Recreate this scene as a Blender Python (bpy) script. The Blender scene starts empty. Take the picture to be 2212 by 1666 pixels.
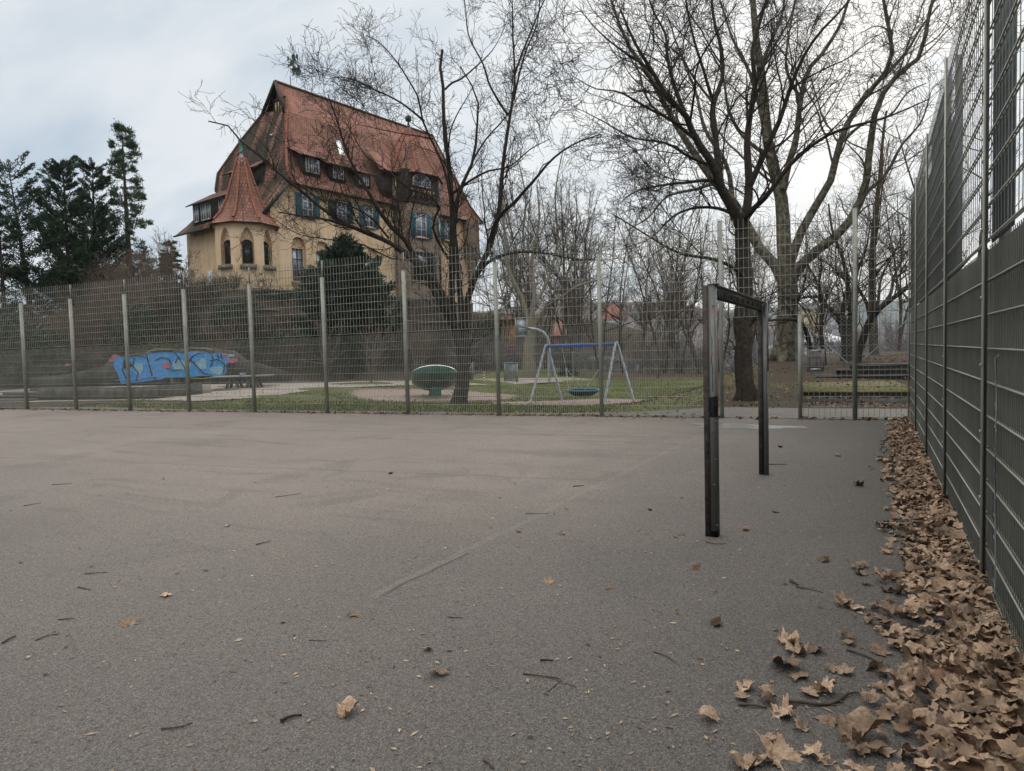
import bpy, bmesh, math, random
import numpy as np
from mathutils import Matrix, Vector
random.seed(7)
RNG = np.random.default_rng(11)
SC = bpy.context.scene
COL = SC.collection

# ------------------------------------------------------------------ camera
F, YAW, PIT, ROL, EYE = 1445.6, .4969, .0503, -.0277, 1.5065
CF = np.array([-math.sin(YAW)*math.cos(PIT), math.cos(YAW)*math.cos(PIT), -math.sin(PIT)])
_r = np.array([math.cos(YAW), math.sin(YAW), 0.]); _u = np.cross(_r, CF)
CR = _r*math.cos(ROL)+_u*math.sin(ROL); CU = -_r*math.sin(ROL)+_u*math.cos(ROL)
CAM = np.array([0, 0, EYE])
cd = bpy.data.cameras.new('camera'); co = bpy.data.objects.new('camera', cd); COL.objects.link(co)
cd.sensor_fit = 'HORIZONTAL'; cd.sensor_width = 36; cd.lens = 36*F/2212; cd.clip_end = 12000; cd.clip_start = .05
co.matrix_world = Matrix(((CR[0], CU[0], -CF[0], 0), (CR[1], CU[1], -CF[1], 0), (CR[2], CU[2], -CF[2], EYE), (0, 0, 0, 1)))
SC.camera = co
def ray(px, py): return CF+CR*(px-1106)/F-CU*(py-833)/F
def at(px, py, D): return CAM+ray(px, py)*D

# ------------------------------------------------------------------ world, sun, exposure
SUN_AZ = math.radians(2)      # to the right of the view, behind the trees
SUN_EL = math.radians(24)
w = bpy.data.worlds.new('World'); SC.world = w; w.use_nodes = True
nt = w.node_tree; nt.nodes.clear()
def nn(t, T, **k):
    n = t.nodes.new(T)
    for a, b in k.items(): setattr(n, a, b)
    return n
def lk(t, a, b): t.links.new(a, b)
def mathn(t, op, a, b=None, c=None, clamp=False):
    n = nn(t, 'ShaderNodeMath', operation=op); n.use_clamp = clamp
    for i, s in enumerate((a, b, c)):
        if s is None: continue
        if isinstance(s, (int, float)): n.inputs[i].default_value = s
        else: lk(t, s, n.inputs[i])
    return n.outputs[0]
def mixc(t, f, a, b, mode='MIX'):
    n = nn(t, 'ShaderNodeMix', data_type='RGBA', blend_type=mode)
    for i, s in ((0, f), (6, a), (7, b)):
        if isinstance(s, (int, float)): n.inputs[i].default_value = s
        elif isinstance(s, tuple): n.inputs[i].default_value = (*s[:3], 1)
        else: lk(t, s, n.inputs[i])
    return n.outputs[2]
def ramp(t, f, pts, interp='LINEAR'):
    n = nn(t, 'ShaderNodeValToRGB'); n.color_ramp.interpolation = interp
    e = n.color_ramp.elements
    while len(e) < len(pts): e.new(.5)
    for i, (p, c) in enumerate(pts):
        e[i].position = p; e[i].color = (c, c, c, 1) if isinstance(c, (int, float)) else (*c, 1)
    lk(t, f, n.inputs[0]); return n.outputs[0]
def noise(t, vec, scale, detail=4, rough=.55, dist=0., out=0):
    n = nn(t, 'ShaderNodeTexNoise'); n.inputs['Scale'].default_value = scale; n.inputs['Detail'].default_value = detail
    n.inputs['Roughness'].default_value = rough; n.inputs['Distortion'].default_value = dist
    if vec is not None: lk(t, vec, n.inputs['Vector'])
    return n.outputs[out]
def mapping(t, vec, sc=(1, 1, 1), rot=(0, 0, 0), loc=(0, 0, 0)):
    n = nn(t, 'ShaderNodeMapping'); n.inputs['Scale'].default_value = sc; n.inputs['Rotation'].default_value = rot; n.inputs['Location'].default_value = loc
    lk(t, vec, n.inputs['Vector']); return n.outputs[0]
sky = nn(nt, 'ShaderNodeTexSky', sky_type='NISHITA', sun_disc=False, sun_elevation=SUN_EL, sun_rotation=SUN_AZ)
tc = nn(nt, 'ShaderNodeTexCoord').outputs['Generated']
sx = nn(nt, 'ShaderNodeSeparateXYZ'); lk(nt, tc, sx.inputs[0]); Z = sx.outputs[2]
# clouds: project the direction on a flat deck
inv = mathn(nt, 'DIVIDE', 1., mathn(nt, 'ADD', mathn(nt, 'MAXIMUM', Z, 0.), .28))
cx = nn(nt, 'ShaderNodeCombineXYZ'); lk(nt, mathn(nt, 'MULTIPLY', sx.outputs[0], inv), cx.inputs[0]); lk(nt, mathn(nt, 'MULTIPLY', sx.outputs[1], inv), cx.inputs[1])
c1 = noise(nt, mapping(nt, cx.outputs[0], (.9, 1.7, 1), (0, 0, .5), (.3, .2, 0)), 1.5, 5, .45, .4)
c2 = noise(nt, mapping(nt, cx.outputs[0], (1, 2.2, 1), (0, 0, .35), (3, 1, 0)), 3.2, 5, .55, .3)
cl = ramp(nt, mathn(nt, 'ADD', mathn(nt, 'MULTIPLY', c1, .72), mathn(nt, 'MULTIPLY', c2, .28)), [(.36, 0), (.60, 1)])
sd = nn(nt, 'ShaderNodeVectorMath', operation='DOT_PRODUCT'); lk(nt, tc, sd.inputs[0])
sd.inputs[1].default_value = (math.sin(math.radians(-17))*math.cos(.42), math.cos(math.radians(-17))*math.cos(.42), math.sin(.42))
glow = mathn(nt, 'POWER', mathn(nt, 'MAXIMUM', sd.outputs['Value'], 0.), 7.)
cloud = mixc(nt, cl, (.42, .51, .60), (.66, .70, .74))
cloud = mixc(nt, mathn(nt, 'MULTIPLY', glow, mathn(nt, 'ADD', .22, mathn(nt, 'MULTIPLY', cl, .5)), clamp=True), cloud, (.96, .94, .885))
zen = mathn(nt, 'ADD', 1., mathn(nt, 'MULTIPLY', mathn(nt, 'POWER', mathn(nt, 'MAXIMUM', mathn(nt, 'SUBTRACT', Z, .50), 0.), 1.), 13.0))
cloud = mixc(nt, 1., cloud, zen, 'MULTIPLY'); cloud = mixc(nt, ramp(nt, Z, [(.48, 0), (.75, .8)]), cloud, (2.05, 1.93, 1.78))
tot = nn(nt, 'ShaderNodeMix', data_type='RGBA', blend_type='ADD'); tot.inputs[0].default_value = 1
sc_ = nn(nt, 'ShaderNodeVectorMath', operation='SCALE'); lk(nt, cloud, sc_.inputs[0]); sc_.inputs['Scale'].default_value = 10 * 1.06
sk_ = nn(nt, 'ShaderNodeVectorMath', operation='SCALE'); lk(nt, sky.outputs[0], sk_.inputs[0]); sk_.inputs['Scale'].default_value = .12
lk(nt, sc_.outputs[0], tot.inputs[6]); lk(nt, sk_.outputs[0], tot.inputs[7])
bg = nn(nt, 'ShaderNodeBackground'); lk(nt, tot.outputs[2], bg.inputs[0]); bg.inputs[1].default_value = .1
lk(nt, bg.outputs[0], nn(nt, 'ShaderNodeOutputWorld').inputs[0])
sl = bpy.data.lights.new('sun', 'SUN'); sl.energy = .7; sl.angle = math.radians(25); sl.color = (1, .95, .88)
so = bpy.data.objects.new('sun', sl); COL.objects.link(so); so.rotation_euler = (math.pi/2-SUN_EL, 0, math.pi-SUN_AZ)
SC.view_settings.view_transform = 'Standard'; SC.view_settings.look = 'None'; SC.view_settings.exposure = 0.0; SC.view_settings.gamma = 1
SC.view_settings.use_curve_mapping = False
SC.cycles.max_bounces = 6; SC.cycles.diffuse_bounces = 3; SC.cycles.glossy_bounces = 2; SC.cycles.transparent_max_bounces = 8
SC.cycles.use_denoising = True; SC.cycles.denoiser = 'OPENIMAGEDENOISE'; SC.cycles.denoising_input_passes = 'RGB_ALBEDO_NORMAL'

# ------------------------------------------------------------------ materials
MATS = {}
HAZE = .00010
def mat(name, c, rough=.8, c2=None, scale=5., bump=0., bscale=40., metal=0., spec=.3, det=5, island=0., coord='Object', lo=.35, hi=.65, objrand=0., build=None):
    m = bpy.data.materials.new(name); m.use_nodes = True; t = m.node_tree
    b = t.nodes['Principled BSDF']; b.inputs['Roughness'].default_value = rough; b.inputs['Metallic'].default_value = metal
    b.inputs['Specular IOR Level'].default_value = spec
    tcn = nn(t, 'ShaderNodeTexCoord'); vec = tcn.outputs[coord]
    colr = c
    if c2 is not None:
        f = ramp(t, noise(t, vec, scale, det, .6), [(lo, 0), (hi, 1)])
        colr = mixc(t, f, c, c2)
    if island or objrand:
        r = nn(t, 'ShaderNodeNewGeometry').outputs['Random Per Island'] if island else nn(t, 'ShaderNodeObjectInfo').outputs['Random']
        k = island or objrand
        v = mathn(t, 'ADD', 1-k, mathn(t, 'MULTIPLY', r, 2*k))
        colr = mixc(t, 1., colr, v, 'MULTIPLY')
    if build: colr = build(t, b, vec, colr, tcn)
    if isinstance(colr, tuple): b.inputs['Base Color'].default_value = (*colr, 1)
    else: lk(t, colr, b.inputs['Base Color'])
    if bump:
        bp = nn(t, 'ShaderNodeBump'); bp.inputs['Strength'].default_value = bump; bp.inputs['Distance'].default_value = .02
        lk(t, noise(t, vec, bscale, 4, .6), bp.inputs['Height']); lk(t, bp.outputs[0], b.inputs['Normal'])
    MATS[name] = m; return m

def b_asphalt(t, b, vec, c, tcn):
    pos = nn(t, 'ShaderNodeSeparateXYZ'); lk(t, vec, pos.inputs[0]); X, Y = pos.outputs[0], pos.outputs[1]
    big = noise(t, vec, .35, 4, .55); mid = noise(t, vec, 1.6, 5, .6)
    base = mixc(t, ramp(t, big, [(.35, 0), (.65, 1)]), (.245, .203, .172), (.315, .264, .224))
    base = mixc(t, ramp(t, mid, [(.35, 0), (.7, .6)]), base, (.20, .175, .155)); pat = noise(t, mapping(t, vec, (1, 1, 1), (0, 0, .3), (5, 2, 0)), .55, 6, .7, .8); base = mixc(t, ramp(t, pat, [(.54, 0), (.62, .4)]), base, (.13, .115, .102)); base = mixc(t, ramp(t, pat, [(.28, .35), (.38, 0)]), base, (.34, .30, .265))
    # damp, darker strip towards the mesh fence
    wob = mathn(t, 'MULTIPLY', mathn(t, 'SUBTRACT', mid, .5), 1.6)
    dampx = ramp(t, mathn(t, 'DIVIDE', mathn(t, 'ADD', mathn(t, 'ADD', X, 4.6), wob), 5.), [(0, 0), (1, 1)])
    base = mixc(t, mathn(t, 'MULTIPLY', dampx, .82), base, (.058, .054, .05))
    near_tone = ramp(t, mathn(t, 'DIVIDE', mathn(t, 'SUBTRACT', 6.2, mathn(t, 'ADD', Y, wob)), 5.), [(0, 0), (1, 1)])  # camera's darker foreground tone put into the asphalt colour
    base = mixc(t, mathn(t, 'MULTIPLY', near_tone, .72), base, (.085, .076, .069))
    stk = noise(t, mapping(t, vec, (.22, 1.6, 1), (0, 0, .1), (2, 7, 0)), 1.5, 5, .65, .5); base = mixc(t, ramp(t, stk, [(.54, 0), (.66, .42)]), base, (.125, .108, .094))
    # stones of the aggregate
    vo = nn(t, 'ShaderNodeTexVoronoi'); vo.inputs['Scale'].default_value = 150; lk(t, vec, vo.inputs['Vector'])
    s = nn(t, 'ShaderNodeSeparateColor'); lk(t, vo.outputs['Color'], s.inputs[0])
    base = mixc(t, ramp(t, s.outputs[0], [(.35, 0), (.95, .45)]), base, mixc(t, .5, base, (.42, .39, .36)))
    base = mixc(t, ramp(t, s.outputs[1], [(.8, 0), (.97, .75)]), base, (.03, .029, .028))
    base = mixc(t, ramp(t, vo.outputs['Distance'], [(.25, 0), (.6, .45)]), base, (.03, .029, .027))
    fine = noise(t, vec, 38, 3, .7)
    base = mixc(t, ramp(t, fine, [(.3, .35), (.55, 0)]), base, (.04, .038, .036))
    # old joints: distance to a few straight lines
    def line(ax, ay, bx, by, wd, col, k):
        nonlocal base
        L = math.hypot(bx-ax, by-ay); nx, ny = -(by-ay)/L, (bx-ax)/L; tx, ty = (bx-ax)/L, (by-ay)/L
        d = mathn(t, 'ABSOLUTE', mathn(t, 'ADD', mathn(t, 'ADD', mathn(t, 'MULTIPLY', X, nx), mathn(t, 'MULTIPLY', Y, ny)), mathn(t, 'ADD', -(ax*nx+ay*ny), mathn(t, 'MULTIPLY', mathn(t, 'SUBTRACT', mid, .5), .12))))
        s_ = mathn(t, 'ADD', mathn(t, 'ADD', mathn(t, 'MULTIPLY', X, tx), mathn(t, 'MULTIPLY', Y, ty)), -(ax*tx+ay*ty))
        on = mathn(t, 'MULTIPLY', mathn(t, 'GREATER_THAN', s_, 0.), mathn(t, 'LESS_THAN', s_, L))
        f = mathn(t, 'MULTIPLY', mathn(t, 'MULTIPLY', on, ramp(t, mathn(t, 'DIVIDE', d, wd), [(.5, 1), (1, 0)])), ramp(t, fine, [(.3, k*.5), (.6, k)]))
        base = mixc(t, f, base, col)
    line(-2.77, 3.18, -2.62, 11.3, .045, (.24, .21, .19), .16)
    line(-2.72, 3.22, -2.70, 4.2, .02, (.03, .03, .03), .6)
    line(-2.77, 3.18, -6.8, 2.35, .03, (.09, .08, .07), .22)
    line(-2.7, 7.2, -14, 5.4, .05, (.07, .065, .06), .3)
    line(-2.6, 11.2, -16, 9.3, .06, (.06, .055, .05), .4)
    rr = ramp(t, mid, [(.3, .95), (.7, .78)]); lk(t, rr, b.inputs['Roughness'])
    bp = nn(t, 'ShaderNodeBump'); bp.inputs['Strength'].default_value = .55; bp.inputs['Distance'].default_value = .006
    lk(t, vo.outputs['Distance'], bp.inputs['Height']); bp.invert = True; lk(t, bp.outputs[0], b.inputs['Normal'])
    return base
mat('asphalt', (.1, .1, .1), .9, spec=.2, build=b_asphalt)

def b_ground(t, b, vec, c, tcn):
    def attr(n): a = nn(t, 'ShaderNodeAttribute', attribute_name=n); return a.outputs['Fac']
    n1 = noise(t, vec, 1.1, 5, .6); n2 = noise(t, vec, 9, 5, .7); n3 = noise(t, vec, 45, 4, .7)
    grass = mixc(t, ramp(t, n2, [(.35, 0), (.65, 1)]), (.045, .062, .016), (.10, .115, .035))
    grass = mixc(t, ramp(t, n1, [(.4, 0), (.7, .55)]), grass, (.09, .075, .042))
    soil = mixc(t, ramp(t, n2, [(.35, 0), (.65, 1)]), (.024, .021, .015), (.07, .055, .038))
    grav = mixc(t, ramp(t, n3, [(.35, 0), (.65, 1)]), (.13, .10, .085), (.30, .24, .20))
    leaf = mixc(t, ramp(t, n3, [(.42, 0), (.68, 1)]), (.026, .020, .014), (.115, .075, .046))
    def edge(a, wgt=.35): return ramp(t, mathn(t, 'ADD', a, mathn(t, 'MULTIPLY', mathn(t, 'SUBTRACT', n2, .5), wgt*2)), [(.42, 0), (.58, 1)])
    col_ = mixc(t, edge(attr('grass')), soil, grass)
    col_ = mixc(t, edge(attr('gravel'), .12), col_, grav)
    col_ = mixc(t, edge(attr('leaf'), .8), col_, leaf)
    return col_
mat('ground', (.1, .1, .1), .95, bump=.6, bscale=25, spec=.15, build=b_ground)

def b_pavers(t, b, vec, c, tcn):
    br = nn(t, 'ShaderNodeTexBrick'); br.inputs['Scale'].default_value = 1; br.inputs['Brick Width'].default_value = .2; br.inputs['Row Height'].default_value = .165
    br.inputs['Mortar Size'].default_value = .008; br.inputs['Color1'].default_value = (.15, .135, .12, 1); br.inputs['Color2'].default_value = (.12, .108, .095, 1); br.inputs['Mortar'].default_value = (.03, .028, .02, 1)
    lk(t, mapping(t, vec, rot=(0, 0, .096)), br.inputs['Vector'])
    return mixc(t, ramp(t, noise(t, vec, 3, 5, .6), [(.4, 0), (.7, .6)]), br.outputs[0], (.085, .082, .06))
mat('pavers', (.1, .1, .1), .9, build=b_pavers)
mat('path', (.20, .175, .15), .95, (.27, .24, .20), .8, .3, 60)
mat('puddle', (.115, .11, .10), .4, (.06, .055, .048), 9, lo=.42, hi=.6, spec=.4)
mat('steel', (.10, .10, .088), .5, (.07, .07, .06), 3, .1, 60, .2, .5)
mat('steel_light', (.36, .35, .30), .55, (.27, .265, .225), 2.5, .1, 60, .1, .4)
mat('wire', (.26, .26, .22), .5, (.34, .33, .29), 1.5, 0, 60, .2, .5)  # sky light on the horizontal bars put into this paler steel colour
mat('wire_upright_shaded', (.115, .118, .10), .55, (.17, .168, .145), 1.5, 0, 60, .2, .4)  # same steel in a darker copy, its shade put into the colour
mat('wire_far', (.30, .29, .25), .55, (.20, .20, .17), 1.5, 0, 60, .2, .4)
mat('steel_far', (.27, .27, .23), .55, (.19, .195, .165), 2.5, 0, 60, .2, .4)
mat('galv', (.22, .24, .26), .45, (.32, .34, .36), 2, 0, 60, .4, .5)
def b_sheet(t, b, vec, c, tcn):
    wv = nn(t, 'ShaderNodeTexWave', wave_type='BANDS', bands_direction='Y'); wv.inputs['Scale'].default_value = 6.2; wv.inputs['Distortion'].default_value = .4; wv.inputs['Detail'].default_value = 1
    lk(t, vec, wv.inputs['Vector'])
    st = noise(t, mapping(t, vec, (1, 2.5, .35)), 3, 4, .6)
    c = mixc(t, ramp(t, wv.outputs['Fac'], [(.1, .6), (.6, 0)]), c, (.05, .053, .043))
    return mixc(t, ramp(t, st, [(.45, 0), (.75, .5)]), c, (.16, .155, .12))
mat('sheet_low', (.105, .11, .09), .75, (.075, .08, .065), 1.2, .2, 30, build=b_sheet)
mat('sheet_up', (.105, .13, .15), .7, (.075, .095, .112), 1.2, .2, 30, build=b_sheet)
mat('wood_dark', (.028, .024, .021), .85, (.075, .062, .052), 14, .6, 50)
def b_goal(t, b, vec, c, tcn):
    s = nn(t, 'ShaderNodeSeparateXYZ'); lk(t, vec, s.inputs[0])
    n = noise(t, vec, 6, 5, .7); z = mathn(t, 'ADD', s.outputs[2], mathn(t, 'MULTIPLY', n, .06))
    near = mathn(t, 'LESS_THAN', s.outputs[1], 1.)
    def band(a, b_): return mathn(t, 'MULTIPLY', near, mathn(t, 'MULTIPLY', mathn(t, 'GREATER_THAN', z, a), mathn(t, 'LESS_THAN', z, b_)))
    c = mixc(t, mathn(t, 'MULTIPLY', band(1.16, 1.9), ramp(t, noise(t, vec, 14, 3, .5), [(.55, 0), (.62, .45)])), c, (.20, .085, .09))
    line = mathn(t, 'LESS_THAN', mathn(t, 'ABSOLUTE', mathn(t, 'ADD', mathn(t, 'SUBTRACT', s.outputs[0], .024), mathn(t, 'MULTIPLY', mathn(t, 'SUBTRACT', n, .5), .03))), .0035)
    c = mixc(t, mathn(t, 'MULTIPLY', line, band(1.18, 1.62)), c, (.01, .01, .01))
    c = mixc(t, band(.98, 1.14), c, (.008, .008, .008))
    return mixc(t, band(-.1, .08), c, (.015, .014, .013))
mat('steel_goal', (.105, .11, .105), .55, (.155, .155, .145), 4, .1, 60, .5, .5, build=b_goal)
mat('bark_dark', (.028, .024, .020), .95, (.062, .052, .042), 9, .8, 30, spec=.1)
mat('bark_mid', (.055, .045, .036), .95, (.11, .092, .070), 7, .6, 30, spec=.1)
mat('bark_plane', (.055, .05, .034), .9, (.15, .135, .095), 5, .5, 20, spec=.15, lo=.42, hi=.58)
mat('bark_pale', (.20, .18, .14), .9, (.17, .15, .11), 6, .4, 30, spec=.1)
mat('twig_dark', (.035, .029, .024), .95, spec=.1)
mat('twig_mid', (.11, .092, .075), .95, spec=.1)
mat('twig_red', (.165, .125, .098), .95, (.095, .075, .058), .3, spec=.1)
mat('twig_scrub', (.075, .058, .045), .95, (.04, .038, .026), .4, spec=.1)
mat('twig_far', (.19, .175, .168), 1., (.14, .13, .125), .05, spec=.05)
mat('leaf_dry', (.17, .10, .062), .75, (.40, .295, .205), 9, .5, 40, spec=.25, objrand=.52, lo=.3, hi=.7)
mat('leaf_drift', (.13, .078, .048), .8, (.33, .235, .16), 11, .4, 40, spec=.2, island=.58, lo=.3, hi=.7)
mat('leaf_dark', (.10, .058, .036), .85, (.22, .13, .08), 9, spec=.15, island=.4)
mat('chips', (.21, .16, .11), .9, spec=.1, island=.75)
mat('conifer', (.022, .040, .022), .8, (.05, .082, .042), 1.5, spec=.2, island=.35)
mat('yew', (.016, .030, .020), .7, (.038, .062, .036), 2, spec=.25, island=.35)
mat('sequoia', (.034, .066, .032), .8, (.065, .112, .05), 1.5, spec=.2, island=.35)
mat('ivy', (.026, .042, .022), .6, (.05, .07, .036), 3, spec=.3, island=.4)
mat('grassblade', (.045, .065, .016), .8, (.12, .13, .045), .7, spec=.2, island=.35)

def b_stucco(t, b, vec, c, tcn):
    st = noise(t, mapping(t, vec, (1.6, 1.6, .16)), 1.3, 6, .65, .3); n = noise(t, vec, .5, 5, .6)
    c = mixc(t, ramp(t, st, [(.48, 0), (.72, .5)]), c, (.30, .215, .135)); return mixc(t, ramp(t, n, [(.35, .35), (.5, 0)]), c, (.72, .58, .42))
def b_stone(t, b, vec, c, tcn):
    br = nn(t, 'ShaderNodeTexBrick'); br.inputs['Scale'].default_value = 1; br.inputs['Brick Width'].default_value = .75; br.inputs['Row Height'].default_value = .36
    br.inputs['Mortar Size'].default_value = .012; br.inputs['Color1'].default_value = (.12, .098, .077, 1); br.inputs['Color2'].default_value = (.07, .057, .047, 1); br.inputs['Mortar'].default_value = (.03, .026, .022, 1)
    mp = nn(t, 'ShaderNodeSeparateXYZ'); lk(t, vec, mp.inputs[0]); cb = nn(t, 'ShaderNodeCombineXYZ')
    lk(t, mathn(t, 'ADD', mp.outputs[0], mp.outputs[1]), cb.inputs[0]); lk(t, mp.outputs[2], cb.inputs[1]); lk(t, cb.outputs[0], br.inputs['Vector'])
    return mixc(t, ramp(t, noise(t, vec, 2.2, 5, .65), [(.35, 0), (.7, .7)]), br.outputs[0], (.065, .058, .048))
mat('stucco', (.70, .51, .33), .9, (.58, .42, .265), .6, .3, 30, spec=.15, build=b_stucco)
mat('stucco_pale', (.60, .46, .30), .9, (.50, .37, .23), .8, .2, 30, spec=.15)
mat('stone', (.2, .16, .12), .95, bump=.5, bscale=14, build=b_stone)
mat('stone_dark', (.07, .062, .05), .95, (.03, .028, .023), 2.5, .6, 8)
mat('stone_trim', (.12, .10, .085), .95, (.20, .165, .13), 3, .4, 20)
mat('sandstone', (.27, .205, .15), .95, (.19, .145, .11), 1.5, .3, 20)
def b_tiles(t, b, vec, c, tcn):
    uv = tcn.outputs['UV']
    br = nn(t, 'ShaderNodeTexBrick'); br.inputs['Scale'].default_value = 1; br.inputs['Brick Width'].default_value = .24; br.inputs['Row Height'].default_value = .33
    br.inputs['Mortar Size'].default_value = .026; br.inputs['Mortar Smooth'].default_value = .8; br.inputs['Bias'].default_value = -.1
    br.inputs['Color1'].default_value = (.34, .165, .12, 1); br.inputs['Color2'].default_value = (.21, .10, .074, 1); br.inputs['Mortar'].default_value = (.10, .048, .036, 1)
    lk(t, uv, br.inputs['Vector'])
    c = br.outputs[0]
    n = noise(t, mapping(t, vec, (1, 1, .55)), .45, 6, .68, .3); n2 = noise(t, vec, 2.2, 5, .7)
    c = mixc(t, ramp(t, mathn(t, 'ADD', mathn(t, 'MULTIPLY', n, .7), mathn(t, 'MULTIPLY', n2, .3)), [(.45, 0), (.60, .66)]), c, (.105, .062, .047))
    c = mixc(t, ramp(t, n2, [(.55, 0), (.8, .35)]), c, (.46, .24, .17))
    # moss and soot streaks on the hip end
    a = nn(t, 'ShaderNodeAttribute', attribute_name='weather').outputs['Fac']
    st = noise(t, mapping(t, uv, (.42, .07, 1)), 1.6, 5, .6, .6)
    c = mixc(t, mathn(t, 'MULTIPLY', a, ramp(t, st, [(.38, 0), (.5, .9)])), c, (.036, .036, .026))
    wv = nn(t, 'ShaderNodeTexWave', wave_type='BANDS', bands_direction='Y', wave_profile='SAW'); wv.inputs['Scale'].default_value = 1/.33/math.tau*math.tau/2*1.0
    bp = nn(t, 'ShaderNodeBump'); bp.inputs['Strength'].default_value = .9; bp.inputs['Distance'].default_value = .05
    lk(t, br.outputs['Fac'], bp.inputs['Height']); bp.invert = True; lk(t, bp.outputs[0], b.inputs['Normal'])
    return c
mat('tiles', (.3, .12, .08), .85, spec=.15, build=b_tiles)
mat('ridge_tile', (.33, .12, .075), .85, (.22, .085, .06), 4, .3, 20)
mat('ridge_moss', (.06, .065, .03), .9, (.14, .07, .045), 2, .3, 20)
mat('timber', (.03, .022, .018), .8, (.055, .042, .034), 5)
mat('glass', (.03, .04, .05), .08, spec=.8)
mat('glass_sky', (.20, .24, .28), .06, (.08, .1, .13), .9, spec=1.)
mat('frame_white', (.62, .62, .60), .6)
mat('shutter', (.03, .095, .125), .7, (.05, .13, .16), 3)
mat('lead', (.22, .24, .26), .5, (.15, .16, .17), 4, metal=.3)
mat('copper_green', (.12, .24, .20), .7, (.07, .14, .12), 6)
mat('verdigris_dark', (.035, .055, .05), .6, (.06, .085, .075), 6)
mat('pipe_dark', (.03, .035, .028), .5)
mat('concrete', (.16, .15, .13), .95, (.10, .095, .082), 2, .4, 30)
mat('concrete_dark', (.045, .042, .037), .95, (.085, .08, .07), 2, .4, 30)
mat('moss', (.085, .078, .025), .95, (.12, .115, .05), 2.4, .6, 30)
mat('riser', (.010, .010, .009), .95, (.022, .02, .017), 3)
mat('blue_paint', (.012, .065, .26), .3, (.02, .10, .36), 3, spec=.6)
mat('galv_blue', (.23, .255, .27), .45, (.15, .17, .185), 3, metal=.4)
mat('teal', (.01, .13, .20), .5, (.02, .20, .28), 2, spec=.5)
mat('net_black', (.006, .007, .01), .7)
mat('rope', (.36, .34, .31), .8)
mat('green_paint', (.003, .045, .024), .3, (.006, .075, .038), 2, spec=.6)
mat('teal_post', (.015, .075, .062), .5, (.03, .13, .085), 12, spec=.4, lo=.45, hi=.55)
mat('rim_metal', (.55, .60, .60), .2, metal=.8)
mat('bench_wood', (.045, .034, .028), .8)
mat('graf_blue', (.02, .19, .50), .7, (.04, .30, .62), 5)
mat('graf_light', (.16, .34, .46), .7, (.25, .42, .5), 6)
mat('graf_black', (.010, .012, .018), .8)
mat('graf_pink', (.42, .13, .17), .8, (.30, .09, .12), 8)
mat('graf_yellow', (.30, .27, .05), .8)
mat('white_paint', (.6, .6, .58), .6); mat('red_paint', (.40, .03, .03), .5)
mat('bin_green', (.05, .13, .12), .5, (.22, .30, .28), 12); mat('bin_lid', (.30, .24, .05), .5)
mat('board_grey', (.30, .27, .25), .7, (.10, .095, .09), 4)
mat('redbrick', (.27, .085, .055), .9, (.17, .06, .045), 5, .3, 20); mat('ochre_wall', (.36, .22, .10), .9, (.26, .16, .08), 2)
mat('hill_wood', (.11, .098, .095), 1., (.16, .143, .138), .06, 1.0, .25, spec=.05, det=8)
mat('hill_far', (.05, .06, .05), 1., (.07, .08, .06), .004, spec=.05)
mat('house_white', (.55, .56, .58), .9); mat('house_cream', (.42, .36, .22), .9); mat('house_grey', (.25, .25, .26), .9)
mat('roof_far', (.20, .085, .06), .9, (.14, .06, .045), 1); mat('roof_grey', (.12, .12, .13), .9)
mat('win_far', (.05, .06, .07), .3)

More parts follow.
